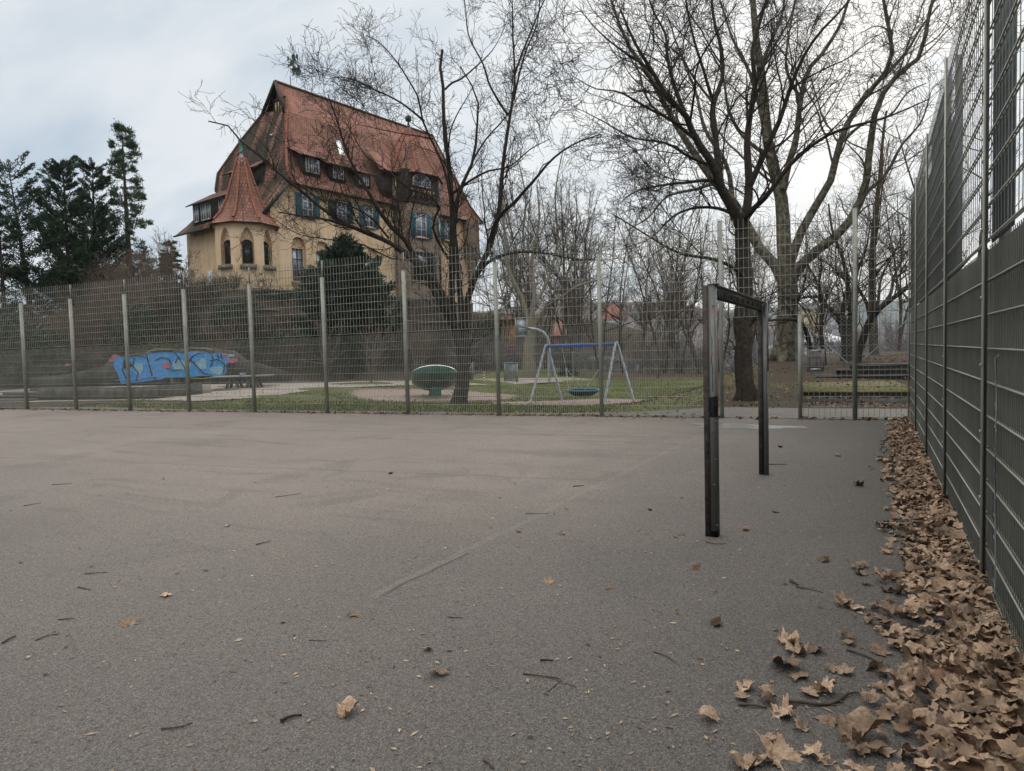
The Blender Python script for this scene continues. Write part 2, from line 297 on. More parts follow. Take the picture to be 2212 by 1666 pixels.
# ------------------------------------------------------------------ mesh helpers
class MB:
    """collects vertices and faces for one mesh"""
    def __init__(s): s.V = []; s.Fq = []; s.Ft = []; s.n = 0
    def quads(s, V, Q): s.V.append(np.asarray(V, float).reshape(-1, 3)); s.Fq.append(np.asarray(Q, int).reshape(-1, 4)+s.n); s.n += len(s.V[-1]); return s
    def tris(s, V, T): s.V.append(np.asarray(V, float).reshape(-1, 3)); s.Ft.append(np.asarray(T, int).reshape(-1, 3)+s.n); s.n += len(s.V[-1]); return s
    def tubes(s, P, R, S=4, cap=False, seed=0):
        P = np.asarray(P, float); R = np.asarray(R, float)
        if P.ndim == 2: P = P[None]
        N, K, _ = P.shape
        if R.ndim == 0: R = np.full((N, K), float(R))
        if R.ndim == 1: R = np.broadcast_to(R[None, :] if len(R) == K else R[:, None], (N, K))
        T = np.gradient(P, axis=1); T /= np.linalg.norm(T, axis=2, keepdims=True)+1e-12
        ref = np.where(np.abs(T[:, :1, 2:3]) > .8, np.array([1., 0, 0]), np.array([0, 0, 1.]))
        A = np.cross(T, np.broadcast_to(ref, T.shape)); A /= np.linalg.norm(A, axis=2, keepdims=True)+1e-12
        B = np.cross(T, A)
        a = np.arange(S)*2*math.pi/S+math.pi/4
        V = P[:, :, None, :]+R[:, :, None, None]*(A[:, :, None, :]*np.cos(a)[None, None, :, None]+B[:, :, None, :]*np.sin(a)[None, None, :, None])
        idx = np.arange(N*K*S).reshape(N, K, S)
        q = np.stack([idx[:, :-1], np.roll(idx[:, :-1], -1, 2), np.roll(idx[:, 1:], -1, 2), idx[:, 1:]], -1).reshape(-1, 4)
        s.quads(V.reshape(-1, 3), q)
        if cap:
            base = s.n-N*K*S
            for e in (0, K-1):
                ii = idx[:, e, :]
                if S == 4: s.Fq.append(ii.reshape(-1, 4)+base)
                else:
                    t = [np.stack([ii[:, 0], ii[:, k], ii[:, k+1]], -1) for k in range(1, S-1)]; s.Ft.append(np.concatenate(t)+base)
        return s
    def bar(s, p, q, w, h=None, up=(0, 0, 1)):
        p, q = np.array(p, float), np.array(q, float); d = (q-p)/np.linalg.norm(q-p); up = np.array(up, float)
        a = np.cross(d, up)
        if np.linalg.norm(a) < 1e-3: a = np.cross(d, (1., 0, 0))
        a /= np.linalg.norm(a); b = np.cross(a, d); h = w if h is None else h
        V = [x+a*w/2*i+b*h/2*j for x in (p, q) for i, j in ((-1, -1), (1, -1), (1, 1), (-1, 1))]
        return s.quads(V, [(0, 1, 2, 3), (7, 6, 5, 4), (0, 4, 5, 1), (1, 5, 6, 2), (2, 6, 7, 3), (3, 7, 4, 0)])
    def box(s, lo, hi, M=None):
        x0, y0, z0 = lo; x1, y1, z1 = hi
        V = [(x0, y0, z0), (x1, y0, z0), (x1, y1, z0), (x0, y1, z0), (x0, y0, z1), (x1, y0, z1), (x1, y1, z1), (x0, y1, z1)]
        if M: V = [M(*v) for v in V]
        return s.quads(V, [(3, 2, 1, 0), (4, 5, 6, 7), (0, 1, 5, 4), (1, 2, 6, 5), (2, 3, 7, 6), (3, 0, 4, 7)])
    def lathe(s, prof, S=16, c=(0, 0, 0), M=None):
        a = np.arange(S)*2*math.pi/S
        V = [(c[0]+r*math.cos(t), c[1]+r*math.sin(t), c[2]+z) for r, z in prof for t in a]
        if M: V = [M(*v) for v in V]
        q = [(i*S+j, i*S+(j+1) % S, (i+1)*S+(j+1) % S, (i+1)*S+j) for i in range(len(prof)-1) for j in range(S)]
        return s.quads(V, q)
    def prism(s, poly, fn, d0, d1):
        """closed outline poly [(x,y)] extruded between depths d0 and d1, fn(x,y,d)->world"""
        from mathutils.geometry import tessellate_polygon
        n = len(poly); V = [fn(x, y, d0) for x, y in poly]+[fn(x, y, d1) for x, y in poly]
        t = tessellate_polygon([[Vector((x, y, 0)) for x, y in poly]])
        s.tris(V, [tuple(f) for f in t]+[tuple(i+n for i in f) for f in t])
        s.Fq.append(np.array([(i, (i+1) % n, (i+1) % n+n, i+n) for i in range(n)])+s.n-2*n); return s
    def mesh(s, name, m, smooth=False):
        V = np.concatenate(s.V); me = bpy.data.meshes.new(name)
        Q = np.concatenate(s.Fq) if s.Fq else np.zeros((0, 4), int); T = np.concatenate(s.Ft) if s.Ft else np.zeros((0, 3), int)
        me.vertices.add(len(V)); me.vertices.foreach_set('co', V.ravel())
        me.loops.add(Q.size+T.size); me.loops.foreach_set('vertex_index', np.concatenate([Q.ravel(), T.ravel()]).astype(np.int32))
        me.polygons.add(len(Q)+len(T))
        me.polygons.foreach_set('loop_start', np.concatenate([np.arange(len(Q))*4, len(Q)*4+np.arange(len(T))*3]).astype(np.int32))
        if smooth: me.polygons.foreach_set('use_smooth', np.ones(len(Q)+len(T), bool))
        me.update(calc_edges=True); me.materials.append(MATS[m]); return me
    def build(s, name, m, parent=None, smooth=False, origin=None):
        if not s.n: return None
        if origin is None and parent is not None: origin = wpos(parent)
        if origin is not None: s.V = [v-np.array(origin) for v in s.V]
        o = bpy.data.objects.new(name, s.mesh(name, m, smooth)); COL.objects.link(o)
        if parent is not None:
            o.parent = parent; o['_w'] = [float(x) for x in wpos(parent)]
            if origin is not None: o.location = [float(a-b) for a, b in zip(origin, wpos(parent))]; o['_w'] = [float(x) for x in origin]
        elif origin is not None: o.location = [float(x) for x in origin]
        return o
def wpos(o):
    return list(o['_w']) if '_w' in o.keys() else list(o.location)
def tag(o, label=None, cat=None, group=None, kind=None):
    for k, v in (('label', label), ('category', cat), ('group', group), ('kind', kind)):
        if v: o[k] = v
    return o
def thing(name, loc, label, cat, group=None):
    o = bpy.data.objects.new(name, None); COL.objects.link(o); o.location = [float(x) for x in loc]; o.empty_display_size = .3
    return tag(o, label, cat, group)

# ------------------------------------------------------------------ lie of the land
def smooth(x, a, b):
    t = np.clip((np.asarray(x, float)-a)/(b-a), 0, 1); return t*t*(3-2*t)
BU = np.array([.15080955, .98856283]); BV = np.array([-.98856283, .15080955]); BO = np.array([-45.77856545, 41.57101678])
def fence_y(x): return 12.2+(np.asarray(x, float)+25.44)*.0962
def zt(x, y):
    x = np.asarray(x, float); y = np.asarray(y, float)
    t = np.maximum(y-fence_y(x), 0)
    sink = smooth(x, -25, -17)*(1-smooth(x, -7.5, -3.5))
    low = -.05*np.minimum(t, 12)*sink
    mound = smooth(x, -8.5, -4)*(smooth(t, 2.5, 7)*.18+smooth(t, 6, 18)*.62)
    dx, dy = x-BO[0], y-BO[1]; hu = dx*BU[0]+dy*BU[1]; hv = dx*BV[0]+dy*BV[1]
    d = np.hypot(np.maximum(-3-hu, 0), np.maximum(-2-hv, 0))
    hill = 7.2*(1-smooth(d, 0, 11.5))*(1-smooth(hu, 2, 13)*(1-smooth(hv, 2, 9)))*(1-smooth(hu, 60, 140))
    valley = -14*smooth(y, 52, 120)*smooth(x, -40, -22)-0*x
    return low+mound+hill+valley*(1-smooth(hill, 0, 3))
def gnd(px, py, dz=0.):
    d = ray(px, py); lo, hi = .5, 400.
    g = np.geomspace(1, 300, 3000); P = CAM[None]+d[None]*g[:, None]; f = P[:, 2]-zt(P[:, 0], P[:, 1])-dz
    k = int(np.argmax(f < 0)); 
    if f[k] >= 0: return P[-1]
    a, b = g[k-1], g[k]
    for _ in range(30):
        m = (a+b)/2; p = CAM+d*m
        if p[2]-float(zt(p[0], p[1]))-dz < 0: b = m
        else: a = m
    return CAM+d*a
def drop(x, y, dz=0.): return np.array([x, y, float(zt(x, y))+dz])

xs = np.unique(np.concatenate([np.arange(-70, 12, .5), np.arange(-110, 40, 3), -np.geomspace(110, 4500, 22), np.geomspace(40, 4500, 24)]))
ys = np.unique(np.concatenate([np.arange(10, 62, .5), np.arange(-10, 140, 4), -np.geomspace(12, 300, 8), np.geomspace(140, 4500, 22)]))
GX, GY = np.meshgrid(xs, ys); GZ = zt(GX, GY)
rough = (np.sin(GX*.9+GY*.4)+np.sin(GY*1.3-GX*.6))*.03*smooth(GY-fence_y(GX), 3, 8)
GZ = GZ+rough*(GX > -60)-.004
nx_, ny_ = len(xs), len(ys); I = np.arange(nx_*ny_).reshape(ny_, nx_)
g = MB().quads(np.stack([GX, GY, GZ], -1).reshape(-1, 3), np.stack([I[:-1, :-1], I[:-1, 1:], I[1:, 1:], I[1:, :-1]], -1).reshape(-1, 4))
go = g.build('ground', 'ground', smooth=True); tag(go, kind='structure')
dish_c = gnd(940, 858); swing_c = (gnd(1149, 870)+gnd(1361, 870))/2
def ell(X, Y, c, a, b, rot=.5):
    dx, dy = X-c[0], Y-c[1]; x = dx*math.cos(rot)+dy*math.sin(rot); y = -dx*math.sin(rot)+dy*math.cos(rot)
    return np.clip(1.5-np.hypot(x/a, y/b), 0, 1)
T_ = GY-fence_y(GX)
gravel = np.maximum(ell(GX, GY, dish_c, 3.9, 3.6), ell(GX, GY, swing_c+np.array([.5, .3, 0]), 4.2, 2.8, 0.05))
dxx, dyy = GX-BO[0], GY-BO[1]; HU_ = dxx*BU[0]+dyy*BU[1]; HV_ = dxx*BV[0]+dyy*BV[1]
slope = smooth(GZ, .25, .8)*(GX < -20)
leafy = np.clip(smooth(GX, -9, -5.5)*smooth(T_, 4.5, 8)*.5+slope*.12+smooth(T_, 26, 34)*smooth(GX, -26, -14)*.8, 0, 1)
grass = np.clip(smooth(GX, -27, -23)*(1-slope)*smooth(T_, .5, 1.4)*(.95-.6*smooth(GX, -6.5, -3)), 0, 1)
grass = np.maximum(grass, ell(GX, GY, gnd(1680, 832), 1.9, .9, 0.)*.62)
for nme, A in (('grass', grass), ('gravel', gravel), ('leaf', leafy)):
    at_ = go.data.attributes.new(nme, 'FLOAT', 'POINT'); at_.data.foreach_set('value', A.ravel().astype(np.float32))

# asphalt court
FX0, FX1 = -45., .6
c = MB().quads([(-60, -12, 0), (9, -12, 0), (9, fence_y(9), 0), (-60, fence_y(-60), 0)], [(0, 1, 2, 3)])
tag(c.build('asphalt_court', 'asphalt'), kind='structure')
# paved strip behind the fence, wider at the gateway and the steps
def strip(name, m, A, B, kind='structure', sub=40, dz=.006):
    A, B = np.array(A, float), np.array(B, float)
    s_ = np.linspace(0, 1, sub); 
    def samp(P): 
        L = np.concatenate([[0], np.cumsum(np.linalg.norm(np.diff(P, axis=0), axis=1))]); L /= L[-1]
        return np.stack([np.interp(s_, L, P[:, i]) for i in (0, 1)], -1)
    a, b = samp(A), samp(B); r = np.linspace(0, 1, 9)[:, None, None]; G = a[None]*(1-r)+b[None]*r
    z = zt(G[..., 0], G[..., 1])+dz; V = np.concatenate([G, z[..., None]], -1); ii = np.arange(9*sub).reshape(9, sub)
    o = MB().quads(V.reshape(-1, 3), np.stack([ii[:-1, :-1], ii[:-1, 1:], ii[1:, 1:], ii[1:, :-1]], -1).reshape(-1, 4)).build(name, m)
    return tag(o, kind=kind)
fy = lambda x, d=0.: (x, float(fence_y(x))+d)
strip('pavement', 'pavers', [fy(x, .02) for x in (-26, -14, -9, -5, -3, -1, 3)], [fy(-26, .9), fy(-14, .9), fy(-9, .95), fy(-5, 1.3), fy(-3.2, 2.6), fy(-1.6, 2.4), fy(3, 2.4)])
pa = [gnd(x, y)[:2] for x, y in ((-60, 872), (240, 866), (420, 868), (560, 860), (700, 840), (880, 833), (1000, 833), (1100, 831), (1205, 826), (1290, 820))]
pb = [gnd(x, y)[:2] for x, y in ((-60, 850), (100, 838), (400, 832), (560, 829), (700, 827), (880, 823), (1000, 820), (1100, 818), (1205, 816), (1290, 815))]
strip('path', 'path', pa, pb, sub=70, dz=.02)
pc = gnd(1602, 921); a = np.linspace(0, 2*math.pi, 40, endpoint=False)
pr = 1+.16*np.sin(3*a+1)+.1*np.sin(5*a)+.07*np.sin(11*a+2)
P = np.stack([pc[0]+.95*pr*np.cos(a), pc[1]+.42*pr*np.sin(a), np.full(40, .004)], -1)
tag(MB().tris(np.vstack([[pc[0], pc[1], .004], P]), [(0, 1+i, 1+(i+1) % 40) for i in range(40)]).build('puddle', 'puddle'), kind='structure')

# far hills and valley wood
def ridge(name, m, az0, az1, dist, heights, thick, label=None):
    az = np.linspace(az0, az1, 160); h = np.interp(az, np.linspace(az0, az1, len(heights)), heights)
    h = h+np.sin(az*3.1)*dist*.0015+np.sin(az*7.7+1)*dist*.0008+RNG.normal(0, dist*.0006, 160)
    rows = []
    for k, (dd, hh) in enumerate(((0, 0), (.25, .45), (.55, .8), (.8, .97), (1., 1.), (1.5, .6), (2, 0))):
        D = dist+thick*dd; a_ = np.radians(az); rows.append(np.stack([D*np.sin(a_), D*np.cos(a_), -14+(h+14)*hh+RNG.normal(0, dist*.0005, 160)*(k > 0)], -1))
    V = np.array(rows); ii = np.arange(7*160).reshape(7, 160)
    return tag(MB().quads(V.reshape(-1, 3), np.stack([ii[:-1, :-1], ii[:-1, 1:], ii[1:, 1:], ii[1:, :-1]], -1).reshape(-1, 4)).build(name, m, smooth=True), kind='structure')
ridge('hills', 'hill_wood', -100, 70, 330, [8, 10, 12, 14, 17, 19, 25, 36, 33, 12, 12, 12, 12, 12, 11, 9, 7], 160)
ridge('distant_hills', 'hill_far', -80, 80, 3200, [150, 150, 160, 180, 200, 215, 225, 225, 230, 200, 180], 900)

# ------------------------------------------------------------------ far ball-stop fence
DIRF = np.array([math.cos(math.atan(.0962)), math.sin(math.atan(.0962))]); NF = np.array([-DIRF[1], DIRF[0]])
def FP(s, d=0., z=0.):   # s metres along the fence from post 0, d behind it
    return np.array([-25.44+DIRF[0]*s+NF[0]*d, 12.2+DIRF[1]*s+NF[1]*d, z])
def panel(mb, PT, s0, s1, z0, z1, pitch, tk=.007, up=None, ur=None):
    """double-bar mesh: two horizontal bars every 20 cm, one upright bar between them"""
    zs = np.arange(z0, z1+.001, .2)
    for z in zs:
        for d in (-.007, .007): mb.bar(PT(s0, d, z), PT(s1, d, z), tk*1.15)
    n = int(round((s1-s0)/pitch)); S_ = np.linspace(s0+.02, s1-.02, n+1)
    A = np.array([[PT(s, 0, z0-.0), PT(s, 0, z1+.02)] for s in S_]); (up or mb).tubes(A, ur or tk*.62, 4)
fence = thing('mesh_fence', FP(0), 'long grey wire mesh fence across the far side of the court, with open gateway', 'fence')
fposts = [s*2.52 for s in range(-3, 9)]
hi_posts = [float((-2.80+25.44)/DIRF[0]), float((-.335+25.44)/DIRF[0])]
def fence_post(s, h, par, ext=True):
    p = MB(); B = lambda x, y, z: FP(s+x, y, z)
    p.box((-.036, -.092, -.02), (.036, -.012, h), B)
    p.box((-.04, -.096, h), (.04, -.008, h+.006), B)
    if ext: p.box((-.012, -.034, h+.006), (.012, -.012, 4.07), B)
    for z in np.arange(.12, h-.05, .4): p.box((-.008, -.102, z), (.008, -.0921, z+.016), B)
    return p.build('post', 'steel_far', par)
for s in fposts: fence_post(s, 3.62, fence)
for s in hi_posts: fence_post(s, 4.07, fence, False)
s_gate = float((-1.31+25.44)/DIRF[0]); s_end = float((.59+25.44)/DIRF[0])
fence_post(s_gate, 2.10, fence, False)
bays = [(a+.0, b-.0) for a, b in zip(fposts[:-1], fposts[1:])]+[(fposts[-1], hi_posts[0])]
for a_, b_ in bays:
    m = MB(); panel(m, FP, a_+.035, b_-.035, .05, 2.03, .05, .0075); m.build('mesh_panel', 'wire_far', fence)
    m = MB(); panel(m, FP, a_+.035, b_-.035, 2.09, 4.07, .10, .0085); m.build('mesh_panel', 'wire_far', fence)
for a_, b_ in ((s_gate, hi_posts[1]), (hi_posts[1], s_end)):
    m = MB(); panel(m, FP, a_+.035, b_-.02, .05, 2.03, .1, .008); m.build('mesh_panel', 'wire_far', fence)
m = MB(); panel(m, FP, hi_posts[0]+.035, hi_posts[1]-.035, 2.09, 4.07, .1, .0085); m.build('mesh_panel', 'wire_far', fence)
m = MB(); panel(m, FP, hi_posts[1]+.035, s_end, 2.09, 4.07, .1, .0085); m.build('mesh_panel', 'wire_far', fence)

# ------------------------------------------------------------------ right-hand screen fence
XR = .597
def RP(s, d=0., z=0.): return np.array([XR+d, s, z])
rf = thing('screen_fence', RP(4.86), 'tall grey-green mesh fence backed with dark sheets, running along the right of the court', 'fence')
rposts = [4.86-2.52, 4.86, 7.38, 9.90, 12.42, 14.70]
for s in rposts:
    p = MB(); B = lambda x, y, z: RP(s+x, y, z)
    p.box((-.024, -.032, -.02), (.024, -.0225, 4.07), B)
    for z in np.arange(.14, 4., .4): p.box((-.011, -.041, z), (.011, -.0322, z+.02), B)
    o_ = p.build('post', 'steel_light', rf); p = MB().box((-.014, -.0223, -.02), (.03, -.010, 4.06), B); p.box((-.03, .052, -.02), (.03, .10, 4.06), B); p.build('gap_shade_and_rear_post', 'steel', o_)  # front box: gap's shade put into dark steel; second box: rear post
for a_, b_ in zip([4.86-5.04]+rposts[:-1], rposts):
    m = MB(); u_ = MB(); panel(m, RP, a_+.034, b_-.034, .05, 2.03, .05, .0072, u_, .0028); m = m.build('mesh_panel', 'wire', rf); u_.build('mesh_uprights', 'wire_upright_shaded', m)
    m = MB(); u_ = MB(); panel(m, RP, a_+.034, b_-.034, 2.09, 4.07, .1, .0068, u_, .0028); m = m.build('mesh_panel', 'wire', rf); u_.build('mesh_uprights', 'wire_upright_shaded', m)
    # ribbed sheets behind the lower mesh, hung with small gaps
    n = 3; W = (b_-a_)/n
    for k in range(n):
        y0 = a_+.06+k*W; m = MB(); ks = np.linspace(y0+.001, y0+W-.001, 15)
        prof = [(s, .035+.006*(i % 2)+RNG.normal(0, .001)) for i, s in enumerate(ks)]
        for dd in (0, .003):
            V = [RP(s, d+dd, z) for s, d in prof for z in (.02, 1.0, 2.065)]
            m.quads(V, [(3*i+j, 3*i+3+j, 3*i+4+j, 3*i+1+j) for i in range(14) for j in (0, 1)])
        m.build('privacy_sheet', 'sheet_low', rf)
def upstrip(y0, y1, z1, n):
    m = MB()
    for k in range(n):
        a_ = y0+(y1-y0)*k/n; b_ = y0+(y1-y0)*(k+1)/n
        m.box((a_+.003, .03, 2.085), (b_-.003, .036, z1+RNG.normal(0, .008)), lambda x, y, z: RP(x, y, z))
    m.build('privacy_sheet', 'sheet_up', rf)
upstrip(4.27, 5.0, 4.05, 7); upstrip(6.60, 7.50, 3.50, 9)
upstrip(7.53, 9.92, 4.03, 24); upstrip(9.95, 11.9, 3.62, 18); upstrip(11.9, 12.38, 3.62, 5)
m = MB(); 
for k in range(4): m.box((12.46+k*.55, .03, 2.11), (12.46+k*.55+.546, .036, 4.02), lambda x, y, z: RP(x, y, z))
m.build('privacy_sheet', 'sheet_low', rf)
# a loose piece of barbed-looking tie wire hooked on the near bay
wp = [RP(4.35, -.014, 1.42), RP(4.36, -.03, 1.40), RP(4.37, -.022, 1.2), RP(4.37, -.026, .8), RP(4.36, -.022, .4), RP(4.37, -.022, .12)]
m = MB().tubes(wp, .004, 5)
for z in np.arange(.18, 1.3, .12):
    q = RP(4.37, -.024, z); m.tubes([q+(0, -.022, -.012), q, q+(-.004, .03, .018)], .0016, 3)
m.build('tie_wire', 'galv', rf)

# ------------------------------------------------------------------ goal frame
GX0, GY0, GY1, GH = -1.135, 5.33, 8.22, 1.985
goal = thing('goal_frame', (GX0, GY0, 0), 'steel and dark wood small football goal frame without a net, standing on the asphalt', 'goal')
GP = lambda x, y, z: (GX0+x, GY0+y, z)
for k, y in enumerate((0, GY1-GY0-.075)):
    m = MB().box((-.046, y, -.01), (-.003, y+.07, GH-.004), GP); m.build('wooden_post', 'wood_dark', goal)
    m = MB()
    if k == 0:
        m.box((0, y+.002, -.01), (.052, y+.008, GH+.002), GP); m.box((.046, y+.009, -.01), (.052, y+.078, GH), GP); m.box((.0, y+.009, -.01), (.006, y+.078, GH), GP)
        for z, x in ((.10, .046), (.42, .032), (.62, .04), (.84, .02), (.92, .05), (1.05, .05), (1.82, .036)): m.lathe([(0, -.008), (.0075, -.008), (.0075, 0), (0, 0)], 8, (0, 0, 0), lambda a, b, c, z=z, x=x: GP(x+a, y-.0005+c*.9, z+b))
        m.box((.0, y-.004, GH), (.075, y+.08, GH+.006), GP)
    else:
        m.box((0, y+.03, -.01), (.012, y+.036, GH-.02), GP); m.box((.012, y+.002, -.01), (.018, y+.076, GH), GP)
        m.box((.018, y+.002, -.01), (.055, y+.008, GH), GP); m.box((.055, y+.002, -.01), (.061, y+.03, 1.2), GP); m.box((.055, y+.002, 1.2), (.061, y+.076, GH+.004), GP)
        for z in (.35, .95, 1.4, 1.85): m.lathe([(0, -.008), (.0075, -.008), (.0075, 0), (0, 0)], 8, (0, 0, 0), lambda a, b, c, z=z: GP(.04+a, y+.0015+c*.9, z+b))
    m.build('steel_post', 'steel_goal', goal)
L = GY1-GY0
m = MB().box((-.05, .08, GH-.085), (-.004, L-.078, GH-.012), GP); m.build('wooden_crossbar', 'wood_dark', goal)
m = MB().box((-.052, .081, GH-.006), (.062, L-.076, GH), GP); m.box((-.001, .081, GH-.08), (.005, L-.078, GH-.0065), GP)
for y in np.arange(.3, L-.1, .3): m.box((.0052, y, GH-.062), (.018, y+.016, GH-.03), GP)
m.build('steel_crossbar', 'steel_goal', goal)

# ------------------------------------------------------------------ steps beyond the gateway
cam_r = CR[:2]/np.linalg.norm(CR[:2]); fwd = CF[:2]/np.linalg.norm(CF[:2])
sb = gnd(1842, 869.7)[:2]; 
sr = np.array([math.cos(math.radians(5)), math.sin(math.radians(5))]); sf = np.array([-sr[1], sr[0]])
st = thing('concrete_steps', (*sb, 0), 'mossy concrete steps and landing rising behind the right-hand gate panels', 'steps')
def STP(a, b, z): p = sb+sr*a+sf*b; return (p[0], p[1], z)
x0 = -1.12
zb = [(0, .0, .125, x0), (.45, .125, .27, x0)]
m = MB().box((x0, 0, -.1), (1.5, .5, .12), STP); m.build('step', 'concrete_dark', st)
m = MB().box((x0+.03, .45, -.1), (1.5, 6.2, .245), STP); m.build('landing_base', 'riser', st)
m = MB().box((x0, .42, .2455), (1.5, 6.2, .28), STP); m.build('landing', 'moss', st)
for k, (b, xl) in enumerate(((6.0, -.1), (6.45, .55), (6.9, 1.0))):
    z = .28+.16*(k+1)
    m = MB().box((xl-.6, b, .2), (3.2, b+1.2, z-.04), STP); m.build('step_riser', 'riser', st)
    m = MB().box((xl-.63, b-.03, z-.0395), (3.2, b+1.2, z), STP); m.build('step', 'concrete_dark', st)

# ------------------------------------------------------------------ playground equipment
def post_on(px, py): return gnd(px, py)
# basket swing
lf, lb, rf_, rb = gnd(1149, 870), gnd(1178, 858), gnd(1350, 872), gnd(1361, 868)
swc = (lf+rf_)/2; 
Lc = (lf+rf_)/2
ax = (rf_-lf)[:2]; span = np.linalg.norm(ax); ax = ax/np.linalg.norm(ax); ay = np.array([-ax[1], ax[0]])
ctr = (lf+rf_)[:2]/2+ay*.9; Dq = float((np.array([*ctr, 0])-CAM)@CF); pm = at(1254, 800, Dq)[:2]; ctr = pm; span = 136/F*Dq/abs(ax@(CR[:2]/np.linalg.norm(CR[:2])))
hz0 = float(zt(*ctr)); 
D_ = float((np.array([*ctr, hz0])-CAM)@CF); top = float(at(1255, 746, D_)[2])
sw = thing('basket_swing', (*ctr, hz0), 'basket swing with blue crossbeam, grey legs and a blue-rimmed net seat on the gravel', 'swing')
SWP = lambda a, b, z: (ctr[0]+ax[0]*a+ay[0]*b, ctr[1]+ax[1]*a+ay[1]*b, z)
tl = span/2
MB().tubes([SWP(-tl, 0, top), SWP(tl, 0, top)], .062, 12, True).build('crossbeam', 'blue_paint', sw, True)
for sx_ in (-1, 1):
    for sy_ in (-1, 1):
        foot = SWP(sx_*(tl+.1), sy_*1.0, hz0-.03); MB().tubes([foot, SWP(sx_*(tl+.02), sy_*.05, top+.05)], .046, 10, True).build('leg', 'galv_blue', sw, True)
    MB().lathe([(0, .1), (.05, .09), (.06, .0), (.06, -.1), (0, -.1)], 12, SWP(sx_*(tl+.02), 0, top)).build('joint', 'galv', sw, True)
sz = float(at(1254, 843, D_)[2]); sR = .58
seat = MB().lathe([(sR-.03, .03), (sR+.035, .035), (sR+.05, 0), (sR+.02, -.035), (sR-.03, -.02), (sR-.03, .03)], 28, SWP(.1, 0, sz)).build('seat_rim', 'teal', sw, True)
MB().lathe([(sR, -.03), (sR*.85, -.12), (sR*.6, -.2), (sR*.3, -.25), (0, -.27)], 24, SWP(.1, 0, sz)).build('seat_net', 'net_black', sw, True)
for sx_ in (-1, 1):
    hang = np.array(SWP(.1+sx_*.95, 0, top-.06)); knot = np.array(SWP(.1+sx_*.78, 0, top-.85))
    m = MB().tubes([hang, knot], .012, 5)
    for sy_ in (-1, 1): m.tubes([knot, np.array(SWP(.1+sx_*.36, sy_*.42, sz+.03))], .015, 5)
    m.build('chain', 'rope', sw)
# green rotating dish
dz = float(zt(dish_c[0], dish_c[1])); D_ = float((dish_c-CAM)@CF)
r_ = 49/F*D_; ztop = float(at(937, 809, D_)[2]); zrim = ztop
di = thing('climbing_dish', (dish_c[0], dish_c[1], dz), 'big dark green play dish on a stubby teal pillar, standing on the gravel', 'play dish')
til = Matrix.Rotation(math.radians(-2), 3, 'X') @ Matrix.Rotation(math.radians(2.5), 3, 'Y')
az_ = math.atan2(-dish_c[1], -dish_c[0])
TILT = -24
def DM(tilt):
    Rm = Matrix.Rotation(az_, 3, 'Z') @ Matrix.Rotation(math.radians(tilt), 3, 'Y') @ Matrix.Rotation(-az_, 3, 'Z')
    return lambda x, y, z: tuple(Vector((dish_c[0], dish_c[1], zrim)) + Rm @ Vector((x, y, z)))
MB().lathe([(r_*.99, 0), (r_*.99, -.36), (r_*.93, -.42), (r_*.72, -.55), (r_*.4, -.66), (.2, -.7)], 40, M=DM(TILT)).build('bowl', 'green_paint', di, True)
MB().lathe([(r_*.965, 0), (r_*.92, -.34), (r_*.6, -.5), (.2, -.62)], 40, M=DM(TILT)).build('bowl_inside', 'green_paint', di, True)
MB().lathe([(r_*.96, -.012), (r_*.96, .028), (r_+.012, .028), (r_+.012, -.03), (r_*.96, -.012)], 40, M=DM(TILT)).build('rim', 'rim_metal', di, True)
MB().lathe([(.0, ztop-.3-dz), (.27, ztop-.5-dz), (.28, .3), (.32, .12), (.32, -.05)], 18, (dish_c[0], dish_c[1], dz)).build('pillar', 'teal_post', di, True)
# basketball hoop
bp_ = gnd(1186, 826); D_ = float((bp_-CAM)@CF); bz = float(bp_[2])
hoop = thing('basketball_hoop', bp_, 'grey basketball hoop on a curved pole behind the swing, board turned to the left', 'basketball hoop')
pts = [at(x, y, D_) for x, y in ((1186, 826), (1186, 780), (1186, 745), (1183, 730), (1173, 718), (1158, 711.5), (1140, 710), (1122, 712))]
MB().tubes(pts, .1, 12).build('pole', 'galv', hoop, True)
bl = [at(x, y, D_) for x, y in ((1113, 688), (1138, 687), (1138.5, 725), (1115, 727))]
toC = -CF*.05; MB().quads([*bl]+[p-CF*.06 for p in bl], [(0, 1, 2, 3), (7, 6, 5, 4), (0, 4, 5, 1), (1, 5, 6, 2), (2, 6, 7, 3), (3, 7, 4, 0)]).build('backboard', 'galv', hoop)
m = MB()
for i in range(4): m.bar(bl[i]-CF*.09, bl[(i+1) % 4]-CF*.09, .06)
m.bar(at(1117, 700, D_-.12), at(1148, 711, D_-.12), .06); m.bar(at(1116, 716, D_-.12), at(1138, 715, D_-.12), .05)
m.build('board_frame', 'galv', hoop)
rc = at(1107, 722, D_); a = np.linspace(0, 2*math.pi, 20); MB().tubes([rc+(.23*math.cos(t), .23*math.sin(t), 0) for t in a], .012, 5).build('ring', 'red_paint', hoop)
